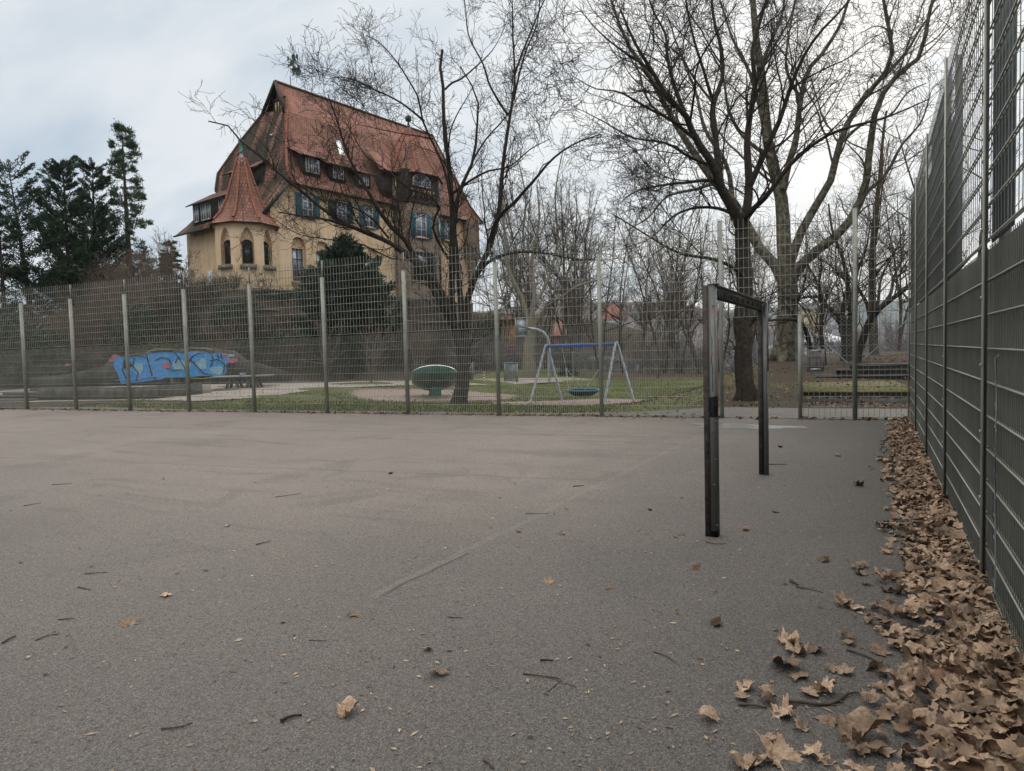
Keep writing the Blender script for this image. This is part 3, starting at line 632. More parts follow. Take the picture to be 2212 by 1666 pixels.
# table tennis table
tA, tB, tz = gnd(498, 842), gnd(566, 839), None
D_ = float((tA-CAM)@CF)+.4; tz0 = float(tA[2]); tt = thing('table_tennis_table', (tA+tB)/2, 'grey concrete table tennis table with a pale top in front of the painted wall', 'table tennis table')
q = [at(455, 814, D_), at(583, 810.5, D_+.5)]; zt_ = (q[0][2]+q[1][2])/2
tx = (q[1]-q[0])[:2]; TL = np.linalg.norm(tx); tx = tx/TL; ty = np.array([-tx[1], tx[0]])
TP = lambda a, b, z: (q[0][0]+tx[0]*a+ty[0]*b, q[0][1]+tx[1]*a+ty[1]*b, z)
MB().box((0, -.1, zt_-.06), (TL, 1.4, zt_), TP).build('tabletop', 'house_grey', tt)
MB().box((TL*.5-.01, -.12, zt_+.003), (TL*.5+.01, 1.42, zt_+.14), TP).build('net', 'galv', tt)
for a_ in (TL*.34, TL*.68):
    m = MB(); pass
    for s1_ in (-1, 1):
        for b1_ in (.2, 1.1): MB().bar(TP(a_+.3*s1_, b1_, tz0-.02), TP(a_+.12*s1_, b1_, zt_-.061), .12, .12).build('leg', 'concrete', tt)
# graffiti retaining wall
gA, gB = gnd(60, 838), gnd(622, 826)
gd = (gB-gA)[:2]; GL = np.linalg.norm(gd); gd /= GL; gn = np.array([-gd[1], gd[0]])
def GWall(px): # distance along the wall seen at pixel column px
    d = ray(px, 800); P0 = gA[:2]; 
    A = np.array([[d[0], -gd[0]], [d[1], -gd[1]]]); t_, s_ = np.linalg.solve(A, P0-CAM[:2]); return s_, t_
def GW(px, py, off=0.):
    s_, t_ = GWall(px); P = CAM+ray(px, py)*t_; return np.array([P[0]-gn[0]*off, P[1]-gn[1]*off, P[2]])
gw = thing('graffiti_wall', gA, 'low rough stone retaining wall sprayed with large blue graffiti', 'wall')
tops = [(60, 818), (150, 808), (226, 790), (240, 772), (330, 757), (440, 752), (500, 759), (524, 778), (622, 806)]
m = MB(); V = []
for (x, y) in tops:
    b = GW(x, y); z0 = -.3; V += [(b[0], b[1], z0), tuple(b), (b[0]+gn[0]*.45, b[1]+gn[1]*.45, b[2]+.02), (b[0]+gn[0]*.45, b[1]+gn[1]*.45, z0)]
n = len(tops)
m.quads(V, [(4*i+j, 4*i+4+j, 4*i+4+(j+1) % 4, 4*i+(j+1) % 4) for i in range(n-1) for j in range(4)]+[(0, 1, 2, 3), (4*n-1, 4*n-2, 4*n-3, 4*n-4)])
m.build('wall_body', 'stone_dark', gw)
def paint(poly, mname, off, name='graffiti'):
    P = [GW(x, y, off) for x, y in poly]; from mathutils.geometry import tessellate_polygon
    t = tessellate_polygon([[Vector((x, y, 0)) for x, y in poly]]); MB().tris(P, [tuple(f) for f in t]).build(name, mname, gw)
def blob(cx_, cy_, rx, ry, k=0, n=22, wob=.12, rot=0):
    o = []
    for i in range(n):
        t = 2*math.pi*i/n; r = 1+wob*math.sin(3*t+k)+wob*.6*math.sin(5*t+2*k); x, y = rx*r*math.cos(t), ry*r*math.sin(t)
        o.append((cx_+x*math.cos(rot)-y*math.sin(rot), cy_+x*math.sin(rot)+y*math.cos(rot)))
    return o
paint([(246, 775), (262, 769), (290, 770), (312, 768), (322, 762), (352, 760), (378, 761), (398, 764), (412, 759), (440, 758), (462, 764), (474, 762), (492, 764), (498, 778), (488, 790), (492, 806), (470, 814), (440, 812), (410, 815), (360, 818), (300, 826), (262, 829), (254, 806), (246, 792)], 'graf_blue', .02)
for x_, y_, a_, b_, k in ((346, 777, 22, 12, 1), (392, 790, 20, 13, 2), (470, 800, 15, 9, 4), (436, 786, 12, 12, 5), (300, 796, 10, 14, 3)): paint(blob(x_, y_, a_, b_, k), 'graf_light' if k != 1 else 'graf_blue', .035)
paint(blob(424, 772, 12, 9, 2), 'graf_blue', .05); paint(blob(360, 790, 9, 7, 6), 'graf_pink', .05); paint(blob(276, 788, 9, 9, 7), 'graf_black', .045)
for x_, y_, a_, b_, k in ((250, 770, 9, 4, 1), (242, 778, 6, 4, 2), (501, 779, 13, 5, 3), (487, 767, 7, 4, 1), (147, 788, 7, 2.5, 1)): paint(blob(x_, y_, a_, b_, k), 'graf_pink', .03)
paint(blob(500, 790, 12, 4, 2), 'graf_black', .03); paint(blob(498, 768, 10, 3, 5), 'graf_light', .03)
m = MB(); m2 = MB()
strokes = [[(318, 766), (324, 790), (330, 812), (338, 818)], [(330, 762), (352, 757), (378, 760), (386, 772), (380, 784)], [(336, 779), (350, 772), (366, 776), (372, 788)], [(386, 770), (398, 792), (408, 812)], [(408, 782), (420, 768), (440, 757), (458, 764), (462, 778), (456, 792)], [(412, 776), (426, 790), (440, 806), (462, 812)],
           [(454, 780), (470, 776), (486, 786), (484, 804)], [(270, 776), (266, 800), (276, 822)], [(292, 772), (288, 790), (300, 806), (296, 822)], [(360, 796), (380, 800), (396, 798)], [(262, 770), (300, 768), (316, 772)], [(344, 750), (352, 742), (366, 748), (380, 742), (396, 750), (420, 744)], [(470, 764), (474, 774)], [(478, 764), (481, 775)]]
for s_ in strokes: m.tubes([GW(x, y, .07) for x, y in s_], .035, 4)
for s_ in ([(322, 768), (328, 792), (336, 812)], [(404, 780), (420, 765), (440, 760)], [(390, 778), (402, 800)], [(250, 822), (300, 818), (340, 812)]): m2.tubes([GW(x, y, .085) for x, y in s_], .022, 4)
m.build('graffiti_outline', 'graf_black', gw); m2.build('graffiti_highlight', 'graf_light', gw)
m = MB()
for s_ in ([(318, 763), (336, 754), (370, 754)], [(392, 760), (404, 752), (440, 752), (462, 757)], [(410, 817), (440, 818), (484, 812), (490, 800)]): m.tubes([GW(x, y, .05) for x, y in s_], .03, 4)
m.build('graffiti_edge', 'graf_yellow', gw)
# three benches and a bin in front of it
for k, (x0_, x1_, y_) in enumerate(((262, 318, 830), (318, 378, 832), (382, 452, 828))):
    a_, b_ = gnd(x0_, y_), gnd(x1_, y_); c_ = (a_+b_)/2; d_ = (b_-a_)[:2]; l_ = np.linalg.norm(d_); d_ /= l_; n_ = np.array([-d_[1], d_[0]])
    be = thing('park_bench', c_, ['dark wooden bench nearest the litter bin, in front of the blue graffiti', 'middle dark wooden bench of the three in front of the blue graffiti', 'dark wooden bench nearest the table tennis table, in front of the graffiti'][k], 'bench', 'benches along the graffiti wall')
    BP = lambda a, b, z: (c_[0]+d_[0]*a+n_[0]*b, c_[1]+d_[1]*a+n_[1]*b, c_[2]+z)
    m = MB()
    for i in range(3): m.box((-l_/2+.1, .1+i*.15, .42), (l_/2-.1, .1+i*.15+.12, .46), BP)
    m.build('seat', 'bench_wood', be); m = MB()
    for i in range(2): m.box((-l_/2+.1, .62+i*.04, .6+i*.15), (l_/2-.1, .65+i*.04, .72+i*.15), BP)
    m.build('backrest', 'bench_wood', be)
    for s_ in (-1, 1): MB().box((s_*(l_/2-.45)-.12, .1, -.02), (s_*(l_/2-.45)+.12, .6, .419), BP).build('leg', 'concrete_dark', be)
bn = gnd(238, 832); lb_ = thing('litter_bin', bn, 'round litter bin with a yellow lid standing left of the blue graffiti', 'bin')
MB().lathe([(.0, 0), (.3, 0), (.32, .62), (.3, .62)], 16, bn).build('bin_body', 'bin_green', lb_, True)
MB().lathe([(.36, .62), (.37, .70), (.25, .76), (0, .78)], 16, bn).build('lid', 'bin_lid', lb_, True)
# low concrete wall around the sand, left
wl, wr = gnd(84, 866), gnd(329, 863); d_ = (wr-wl)[:2]; l_ = np.linalg.norm(d_); d_ /= l_; n_ = np.array([-d_[1], d_[0]])
lw = thing('low_wall', wl, 'low dark concrete block wall edging the raised bed on the left behind the fence', 'wall')
LP = lambda a, b, z: (wl[0]+d_[0]*a+n_[0]*b, wl[1]+d_[1]*a+n_[1]*b, z)
hgt = .52; nb = 13
m = MB()
for i in range(nb): m.box((i*l_/nb, 0, -.1), ((i+1)*l_/nb-.02, .35, hgt-.015*(i % 3)+.012*i*0), LP)
m.build('wall_body', 'concrete_dark', lw)
m = MB().box((l_-.33, .351, -.1), (l_-.02, 3., hgt-.02), LP); m.build('wall_return', 'concrete_dark', lw)
MB().box((0, .352, -.1), (l_-.34, 4, hgt-.16), LP).build('bed_fill', 'path', lw)
ws = thing('timber_step_stack', gnd(40, 872), 'flight of low mossy plank steps at the far left behind the fence', 'steps')
for i in range(4):
    a_ = gnd(-40, 874-i*7); m = MB().box((-4.2+i*.9, i*.5-.6, .02+.12*i), (0-.0+i*.15, i*.5+.3, .02+.12*i+.1), LP); m.build('step', 'concrete_dark' if i % 2 else 'concrete', ws)
# gate leaves beside the path and the red and white bollard
def leafgate(x0_, x1_, yb, yt, label):
    a_, b_ = gnd(x0_, yb), None; D0 = float((a_-CAM)@CF); g_ = thing('metal_gate', a_, label, 'gate', 'blue-grey gate leaves by the path')
    A, B, C_, E_ = at(x0_, yb, D0), at(x1_, yb+1, D0), at(x1_, yt+2, D0), at(x0_, yt, D0)
    m = MB()
    for p, q_ in ((A, B), (B, C_), (C_, E_), (E_, A)): m.bar(p, q_, .07)
    m.build('gate_frame', 'galv_blue', g_); m = MB()
    for k in range(1, 14): t = k/14; m.bar(A+(B-A)*t, E_+(C_-E_)*t, .03)
    m.build('gate_bars', 'galv_blue', g_)
leafgate(1010, 1021, 822, 780, 'narrow blue-grey gate leaf standing open right beside the forked tree trunk')
leafgate(1090, 1117, 824, 783, 'wider blue-grey barred gate leaf standing below the basketball board')
for x_, y_ in ((1002, 822),): pass
bo = gnd(1046, 824); D0 = float((bo-CAM)@CF); h_ = float(at(1046, 803, D0)[2])-bo[2]
bol = thing('bollard', bo, 'red and white banded bollard post at the end of the path', 'bollard')
for k in range(7): MB().lathe([(0, h_*k/7), (.055, h_*k/7), (.055, h_*(k+1)/7-.002), (0, h_*(k+1)/7-.002)], 10, bo).build('band', 'red_paint' if k % 2 else 'white_paint', bol, True)
# square board hung on the gateway panel, and round grey board
sg = thing('slatted_board', FP(s_gate+.6, .09, 1.2), 'small grey slatted board clamped to the mesh beside the gateway', 'board')
ps = [float((at(x, 780, 12.95)[0]+25.44)/DIRF[0]) for x in (1738, 1779)]
zs_ = [float(at(1760, y, 12.85)[2]) for y in (805, 755)]
m = MB(); 
for i in range(5):
    a_ = ps[0]+(ps[1]-ps[0])*i/5; m.box((a_+.002, .03, zs_[0]), (a_+(ps[1]-ps[0])/5-.002, .05, zs_[1]), lambda x, y, z: FP(x, y, z))
m.build('slats', 'board_grey', sg)
for z in (zs_[0]+.02, zs_[1]-.06): MB().box((ps[0]+.06, -.05, z), (ps[1]-.06, -.02, z+.045), lambda x, y, z: FP(x, y, z)).build('clamp', 'galv', sg)
# chain link fence at the back with diagonal struts
def tower_y(px, py): return gnd(px, py)
cp = [gnd(1238, 815), gnd(1395, 800), gnd(1560, 792), gnd(1735, 786), gnd(1960, 782)]
cf = thing('chain_link_fence', cp[0], 'thin chain link fence with slanting struts at the back of the playground', 'fence')
for i, p in enumerate(cp):
    MB().tubes([p-(0, 0, .2), p+(0, 0, 1.9)], .03, 6).build('post', 'galv', cf)
    if 0 < i: 
        q_ = p+(cp[i]-cp[i-1])/np.linalg.norm(cp[i]-cp[i-1])*(-1.6); MB().tubes([p+(0, 0, 1.6), (q_[0], q_[1], float(zt(q_[0], q_[1])))], .025, 5).build('strut', 'galv', cf)
    if i < len(cp)-1:
        q_ = p+(cp[i+1]-p)/np.linalg.norm(cp[i+1]-p)*1.6; MB().tubes([p+(0, 0, 1.6), (q_[0], q_[1], float(zt(q_[0], q_[1])))], .025, 5).build('strut', 'galv', cf)
        m = MB(); e = cp[i+1]-p; Lc_ = np.linalg.norm(e); n_ = int(Lc_/.16); A = []
        for k in range(-12, n_):
            for sgn in (1, -1):
                t0, t1 = (k/n_, (k+12)/n_) if sgn > 0 else ((k+12)/n_, k/n_)
                z0_, z1_ = 0., 1.8
                def cl_(t, z, t2, z2):
                    if t < 0: z = z+(z2-z)*(0-t)/(t2-t); t = 0
                    if t > 1: z = z+(z2-z)*(1-t)/(t2-t); t = 1
                    return t, z
                ta, za = cl_(t0, z0_, t1, z1_); tb, zb_ = cl_(t1, z1_, t0, z0_)
                if abs(ta-tb) > 1e-4: A.append([p+e*ta+(0, 0, za), p+e*tb+(0, 0, zb_)])
        m.tubes(A, .0028, 3); m.tubes([p+(0, 0, 1.82), cp[i+1]+(0, 0, 1.82)], .006, 4); m.build('chain_mesh', 'galv', cf)

# ------------------------------------------------------------------ the villa on the hill
def VM(u, v, z): return (BO[0]+BU[0]*u+BV[0]*v, BO[1]+BU[1]*u+BV[1]*v, z)
villa = thing('villa', VM(0, 0, 7.2), 'ochre villa with steep red tiled roof, corner turret and stone bay, on the slope behind', 'villa')
def tile_uv(o, us, vs, weather=0.):
    me = o.data; uv = me.uv_layers.new(name='UVMap'); n = len(me.loops); vi = np.zeros(n, np.int32); me.loops.foreach_get('vertex_index', vi)
    uv.data.foreach_set('uv', np.stack([np.asarray(us)[vi], np.asarray(vs)[vi]], -1).astype(np.float32).ravel())
    a = me.attributes.new('weather', 'FLOAT', 'POINT'); a.data.foreach_set('value', np.broadcast_to(np.asarray(weather, np.float32), (len(me.vertices),)).astype(np.float32).copy())
def roof_plane(rows, name, parent, weather=0., n=10, thick=.12):
    """rows: list of polyline pairs ((u,v,z),(u,v,z)) from eave to top; a tiled sheet with real thickness"""
    V = []; U = []; Vv = []; Wt = []; acc = 0; prev = None
    for r, (a, b) in enumerate(rows):
        a, b = np.array(a, float), np.array(b, float); mid = (a+b)/2
        if prev is not None: acc += np.linalg.norm(mid-prev)
        prev = mid
        e = (np.array(rows[0][1], float)-np.array(rows[0][0], float)); L = np.linalg.norm(e); e /= L
        for t in np.linspace(0, 1, n): p = a+(b-a)*t; V.append(p); U.append((p-np.array(rows[0][0], float))@e); Vv.append(acc)
    R_ = len(rows); I_ = np.arange(R_*n).reshape(R_, n)
    q = np.stack([I_[:-1, :-1], I_[:-1, 1:], I_[1:, 1:], I_[1:, :-1]], -1).reshape(-1, 4)
    V = np.array(V); lowv = V-np.array([0, 0, thick]); m = MB(); k = len(V)
    edge = [(I_[0, j], I_[0, j+1], I_[0, j+1]+k, I_[0, j]+k) for j in range(n-1)]+[(I_[i, 0], I_[i+1, 0], I_[i+1, 0]+k, I_[i, 0]+k) for i in range(R_-1)]+[(I_[i, -1], I_[i+1, -1], I_[i+1, -1]+k, I_[i, -1]+k) for i in range(R_-1)]
    m.quads([VM(*p) for p in np.vstack([V, lowv])], np.vstack([q, q+k, np.array(edge)]))
    o = m.build(name, 'tiles', parent); tile_uv(o, U+U, Vv+Vv, weather); return o
# walls -------------------------------------------------
def facade(name, mname, fn, x0, x1, z0, z1, holes, depth=.22, par=villa, arch_n=8):
    """vertical wall in the plane fn(x, d, z) with real openings; holes: (xa, xb, zb, zs, rise, pointed)"""
    m = MB(); xs_ = [x0]; 
    def q(a, b, c_, d_): m.quads([fn(*a), fn(*b), fn(*c_), fn(*d_)], [(0, 1, 2, 3)])
    prev = x0
    for (xa, xb, zb_, zs, rise, pt) in sorted(holes):
        q((prev, 0, z0), (xa, 0, z0), (xa, 0, z1), (prev, 0, z1)); q((xa, 0, z0), (xb, 0, z0), (xb, 0, zb_), (xa, 0, zb_)); prev = xb
        arc = []; c_ = (xa+xb)/2; hw = (xb-xa)/2
        for k in range(arch_n+1):
            t = -1+2*k/arch_n
            zz = zs if not rise else (zs+rise*(1-abs(t)**(1.6 if pt else 2.4))**(.75 if pt else .5))
            arc.append((c_+hw*t, zz))
        for k in range(arch_n):
            q((arc[k][0], 0, arc[k][1]), (arc[k+1][0], 0, arc[k+1][1]), (arc[k+1][0], 0, z1), (arc[k][0], 0, z1))
            q((arc[k][0], 0, arc[k][1]), (arc[k+1][0], 0, arc[k+1][1]), (arc[k+1][0], depth, arc[k+1][1]), (arc[k][0], depth, arc[k][1]))
            q((arc[k][0], depth, zb_), (arc[k+1][0], depth, zb_), (arc[k+1][0], depth, arc[k+1][1]), (arc[k][0], depth, arc[k][1]))
        for xx in (xa, xb): q((xx, 0, zb_), (xx, depth, zb_), (xx, depth, zs), (xx, 0, zs))
        q((xa, 0, zb_), (xb, 0, zb_), (xb, depth, zb_), (xa, depth, zb_))
    q((prev, 0, z0), (x1, 0, z0), (x1, 0, z1), (prev, 0, z1))
    return m.build(name, mname, par)
def window(fn, xa, xb, za, zb_, cols=2, rows_=3, fr='frame_white', d=0., gl='glass_sky', arch=0., par=villa, trim=None, sill=None, shut=None, label=None):
    w_ = MB().box((xa, d+.01, za), (xb, d+.03, zb_), fn).build('window', gl, par)
    if label: w_['label'] = label
    if arch:
        cx_ = (xa+xb)/2; hw = (xb-xa)/2; n = 10; P_ = [(cx_+hw*math.cos(math.pi*k/n), zb_+arch*math.sin(math.pi*k/n)) for k in range(n+1)]
        MB().prism(P_, lambda x, y, dd: fn(x, dd, y), d+.01, d+.03).build('arched_pane', gl, w_)
    m = MB(); t = .06; dd = (d-.05, d+.009)
    for x in (xa, xb-t): m.box((x, dd[0], za), (x+t, dd[1], zb_), fn)
    for z in (za, zb_-t): m.box((xa+t, dd[0], z), (xb-t, dd[1]-.002, z+t), fn)
    for k in range(1, cols): x = xa+(xb-xa)*k/cols; m.box((x-.035, dd[0]+.002, za+t), (x+.035, dd[1]-.003, zb_-t), fn)
    for k in range(1, rows_): z = za+(zb_-za)*k/rows_; m.box((xa+t, dd[0]+.012, z-.022), (xb-t, dd[1]-.004, z+.022), fn)
    if arch:
        cx_ = (xa+xb)/2; hw = (xb-xa)/2
        m.tubes([fn(cx_+hw*math.cos(a_), d-.03, zb_+arch*math.sin(a_)) for a_ in np.linspace(0, math.pi, 14)], .05, 4)
        for a_ in (.25, .5, .75): m.bar(fn(cx_, d-.02, zb_), fn(cx_+hw*.95*math.cos(math.pi*a_), d-.02, zb_+arch*.95*math.sin(math.pi*a_)), .05)
    m.build('frame', fr, w_)
    if trim:
        m = MB(); e = .14; pr_ = d-.07
        for x in (xa-e, xb): m.box((x, pr_, za), (x+e, d+.06, zb_), fn)
        m.box((xa-e, pr_-.002, zb_), (xb+e, d+.06, zb_+.18), fn); m.build('surround', trim, w_)
    if sill: MB().box((xa-.2, d-.16, za-.2), (xb+.2, d+.1, za-.003), fn).build('sill', sill, w_)
    if shut:
        for s_ in shut:
            sw_ = .6; x_ = xa-.16-sw_ if s_ < 0 else xb+.16
            m = MB().box((x_, d-.09, za-.05), (x_+sw_, d-.072, zb_+.05), fn)
            for k in range(12): z = za+.05+(zb_-za-.1)*k/12; m.box((x_+.06, d-.105, z), (x_+sw_-.06, d-.0905, z+.07), fn)
            m.build('shutter', 'shutter', w_)
    return w_
LF = lambda x, d, z: VM(x, d, z)        # long facade: x along u, depth into the house along v
EF = lambda x, d, z: VM(d, x, z)        # end facade: x along v, depth along u
zg = lambda u: 0
# lower band, with arched niches
facade('facade_wall', 'stucco', LF, 0, 14.6, 7.2, 13.0, [(2.0, 3.5, 8.3, 11.5, .8, 0), (4.6, 6.1, 8.3, 11.4, .8, 0), (7.6, 9.1, 8.3, 11.4, .8, 0), (10.6, 12.1, 8.3, 11.4, .8, 0)], .35)
for x in (2.05, 4.65, 7.65, 10.65):
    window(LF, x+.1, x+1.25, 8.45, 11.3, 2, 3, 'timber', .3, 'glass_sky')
    MB().box((x-.2, -.14, 8.0), (x+1.65, .1, 8.295), LF).build('sill', 'stone_trim', villa)
m = MB().quads([LF(0, 0, 13.0), LF(14.6, 0, 13.0), LF(14.6, 0, 17.3), LF(1.9, 0, 17.3)], [(0, 1, 2, 3)]).tris([LF(0, 0, 13.0), LF(1.9, 0, 17.3), LF(0, 0, 15.1)], [(0, 1, 2)])
m.quads([LF(20.6, 0, 7.2), LF(26.4, 0, 7.2), LF(26.4, 0, 17.3), LF(20.6, 0, 17.3)], [(0, 1, 2, 3)]).build('facade_wall', 'stucco', villa)
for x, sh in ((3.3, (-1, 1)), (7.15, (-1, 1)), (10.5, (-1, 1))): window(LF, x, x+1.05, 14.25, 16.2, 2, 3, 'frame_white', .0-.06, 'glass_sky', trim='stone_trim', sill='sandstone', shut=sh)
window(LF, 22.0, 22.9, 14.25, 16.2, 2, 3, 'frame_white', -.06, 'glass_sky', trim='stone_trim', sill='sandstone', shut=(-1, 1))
# stone plinth following the slope
pts_u = [-.0, 2, 4, 6, 8, 10, 12, 14.6, 26.4]
m = MB()
for a_, b_ in zip(pts_u[:-1], pts_u[1:]): m.box((a_, -.18, -1), (b_, .3, 7.2), LF)
m.box((-.18, -.18, 3), (-.001, 14.6, 7.25), LF); m.build('plinth', 'stone', villa)
MB().box((-.25, -.26, 7.201), (26.4, .1, 7.42), LF).build('plinth_course', 'sandstone', villa)
# end facade
facade('end_wall', 'stucco', EF, 4.2, 14.3, 7.2, 14.72, [(11.1, 12.3, 7.4, 9.1, 0, 0)], .3)
MB().box((11.15, .25, 7.4), (12.25, .29, 9.1), lambda x, y, z: EF(x, y, z)).build('cellar_window', 'redbrick', villa)
MB().box((9.7, -.12, 7.6), (10.5, -.05, 10.0), EF).build('white_board', 'house_white', villa)
m = MB(); m.quads([EF(14.3, 0, 7.2), EF(14.3, 9, 7.2), EF(14.3, 9, 13.9), EF(14.3, 0, 14.7)], [(0, 1, 2, 3)]); m.quads([EF(-.0, 0, 7.2), EF(4.2, 0, 7.2), EF(4.2, 0, 14.72), EF(0, 0, 14.72)], [(0, 1, 2, 3)])
m.quads([VM(26.4, 0, 0), VM(26.4, 10, 0), VM(26.4, 10, 17.3), VM(26.4, 0, 17.3)], [(0, 1, 2, 3)]); m.quads([VM(0, 10, 13.9), VM(26.4, 10, 5), VM(26.4, 10, 17.3), VM(1.9, 10, 17.3)], [(0, 1, 2, 3)])
m.build('rear_walls', 'stucco', villa)
# main roof
zr = 27.75; ue = 26.0
roof = roof_plane([((1.80, -.5, 16.9), (28.3, -.5, 16.9)), ((2.0, -.1, 17.45), (28.0, -.1, 17.45)), ((2.35, .7, 18.75), (27.6, .7, 18.75)), ((3.4, 2.2, 22.0), (26.8, 2.2, 22.0)), ((4.55, 3.45, 24.65), (26.35, 3.45, 24.65))], 'roof', villa, .12, 24)
roof_plane([((4.55, 3.45, 24.65), (26.35, 3.45, 24.65)), ((4.55, 5, zr), (ue, 5, zr))], 'roof_top', villa, 0., 24)
roof_plane([((1.80, 11.9, 18.2), (28.3, 10.5, 16.9)), ((2.1, 11.6, 19.8), (27.6, 9.3, 18.75)), ((4.55, 6.9, 25.35), (26.35, 6.55, 24.65)), ((4.55, 5, zr), (ue, 5, zr))], 'rear_roof', villa, 0., 10)
roof_plane([((28.3, -.5, 16.9), (28.3, 10.5, 16.9)), ((27.6, .7, 18.75), (27.6, 9.3, 18.75)), ((26.35, 3.45, 24.65), (26.35, 6.55, 24.65)), ((26.0, 4.9, zr-.2), (26.0, 5.1, zr-.2))], 'far_hip', villa, 0., 6)
roof_plane([((-.95, -.5, 13.8), (-.95, 14.7, 13.8)), ((-.2, -.5, 14.7), (-.2, 13.8, 14.7)), ((.95, -.5, 16.2), (.95, 12.3, 16.4)), ((1.82, -.45, 17.5), (1.82, 11.8, 17.9)), ((2.2, .7, 18.75), (2.1, 11.6, 19.8)), ((3.3, 2.2, 22.0), (3.3, 9.0, 22.9)), ((4.5, 3.45, 24.65), (4.5, 6.9, 25.35))], 'hip_roof', villa, 1., 24)
m = MB().tris([VM(4.85, 3.55, 24.7), VM(4.85, 6.45, 24.7), VM(4.85, 5, 27.5)], [(0, 1, 2)]); m.build('gablet_back', 'timber', villa)
m = MB()
for v_ in (4.35, 4.8, 5.2, 5.65): m.box((4.7, v_-.05, 24.9), (4.8, v_+.05, 26.1), VM)
m.box((4.68, 3.8, 26.1), (4.82, 6.2, 26.22), VM); m.box((4.66, 3.6, 24.75), (4.84, 6.4, 24.93), VM); m.build('gablet_frame', 'timber', villa)
m = MB()
for v0, v1 in ((4.86, 5.12), (5.26, 5.56), (4.45, 4.72)): m.box((4.76, v0, 25.0), (4.79, v1, 25.95), VM)
m.build('gablet_panels', 'stucco_pale', villa)
m = MB(); m.bar(VM(4.25, 3.35, 24.4), VM(4.5, 5.0, zr+.05), .28, .16); m.bar(VM(4.25, 6.95, 25.1), VM(4.5, 5.0, zr+.05), .28, .16); m.build('verge_boards', 'timber', villa)
MB().tubes([VM(4.5, 5, zr+.05), VM(15, 5, zr+.02), VM(26, 5, zr+.05)], .14, 6).build('ridge_cap', 'ridge_moss', villa)
m = MB(); hp = [(1.85, -.3, 17.3), (2.35, .65, 18.8), (3.4, 2.15, 22.05), (4.5, 3.4, 24.7)]
for a_, b_ in zip(hp[:-1], hp[1:]):
    A, B = np.array(VM(*a_)), np.array(VM(*b_)); n = max(2, int(np.linalg.norm(B-A)/.36))
    for k in range(n): p, q_ = A+(B-A)*k/n, A+(B-A)*(k+1.12)/n; m.tubes([p, q_], np.array([.17, .12]), 7)
m.build('hip_tiles', 'ridge_tile', villa)
m = MB().tubes([VM(*p) for p in ((1.9, 11.85, 18.3), (2.1, 11.65, 19.85), (3.3, 9.05, 22.95), (4.5, 6.95, 25.4))], .14, 6); m.build('hip_tiles', 'ridge_moss', villa)
m = MB().tubes([VM(*p) for p in ((28.3, -.5, 16.95), (27.6, .7, 18.85), (26.35, 3.45, 24.75), (26, 5, zr))], .13, 5); m.build('hip_tiles', 'ridge_moss', villa)
m = MB(); m.bar(VM(1.75, -.56, 17.0), VM(-1.0, -.56, 13.75), .12, .3); m.bar(VM(1.75, -.62, 16.82), VM(28.3, -.62, 16.82), .13, .13); m.bar(VM(-1.06, -.5, 13.7), VM(-1.06, 14.7, 13.7), .13, .13); m.build('gutter', 'pipe_dark', villa)
MB().tubes([VM(14.2, -.3, 16.8), VM(14.2, -.25, 3)], .07, 6).build('downpipe', 'pipe_dark', villa)
MB().tubes([VM(-.6, -.9, 13.0), VM(-.35, -.4, 12.4), VM(-.2, -.3, 12), VM(-.2, -.3, 3)], .085, 6).build('downpipe', 'pipe_dark', villa)
# skylights
def on_slope(u, v): 
    z = np.interp(v, [-.5, -.1, .7, 2.2, 3.45, 5], [16.9, 17.45, 18.75, 22, 24.65, zr]); return z
def skylight(u0, u1, v0, v1):
    m = MB().quads([VM(u0, v0, on_slope(0, v0)+.08), VM(u1, v0, on_slope(0, v0)+.08), VM(u1, v1, on_slope(0, v1)+.3), VM(u0, v1, on_slope(0, v1)+.3), VM(u0, v0, on_slope(0, v0)-.02), VM(u1, v0, on_slope(0, v0)-.02), VM(u1, v1, on_slope(0, v1)), VM(u0, v1, on_slope(0, v1))], [(0, 1, 2, 3), (0, 1, 5, 4), (1, 2, 6, 5), (2, 3, 7, 6), (3, 0, 4, 7)])
    m.build('skylight', 'rim_metal', roof)
skylight(9.35, 9.95, 1.9, 2.5)
m = MB().quads([VM(3.12, 4.1, 21.4), VM(3.12, 4.65, 21.4), VM(3.42, 4.65, 22.4), VM(3.42, 4.1, 22.4)], [(0, 1, 2, 3)]); m.V[-1] = m.V[-1]+np.array([*(-BU*.06), .05]); m.build('skylight', 'rim_metal', villa)
# shed dormers of the long side
def dormer(u0, u1, zf, zt_, vf, vt, zroof, wins, label=None):
    d = MB().box((u0, vf, zf), (u1, vt, zt_), VM).build('dormer', 'timber', villa)
    if label: d['label'] = label
    roof_plane([((u0-.5, vf-.55, zt_-.05), (u1+.35, vf-.55, zt_-.05)), ((u0-.9, vt+.25, zroof), (u1+.1, vt+.25, zroof))], 'dormer_roof', d, .6, 4, .1)
    for (a_, b_) in wins: window(lambda x, dd, z: VM(x, vf+dd, z), a_, b_, zf+.25, zt_-.15, 2, 2, 'frame_white', -.04, 'glass_sky', par=d)
    return d
dormer(3.7, 5.6, 18.1, 19.75, .15, 1.7, 21.0, [(3.95, 4.6), (4.7, 5.4)])
dormer(6.7, 8.5, 18.1, 19.55, .15, 1.6, 20.7, [(7.0, 7.6), (7.65, 8.2)])
dormer(9.8, 11.6, 18.1, 19.45, .15, 1.6, 20.6, [(10.1, 10.65), (10.75, 11.3)])
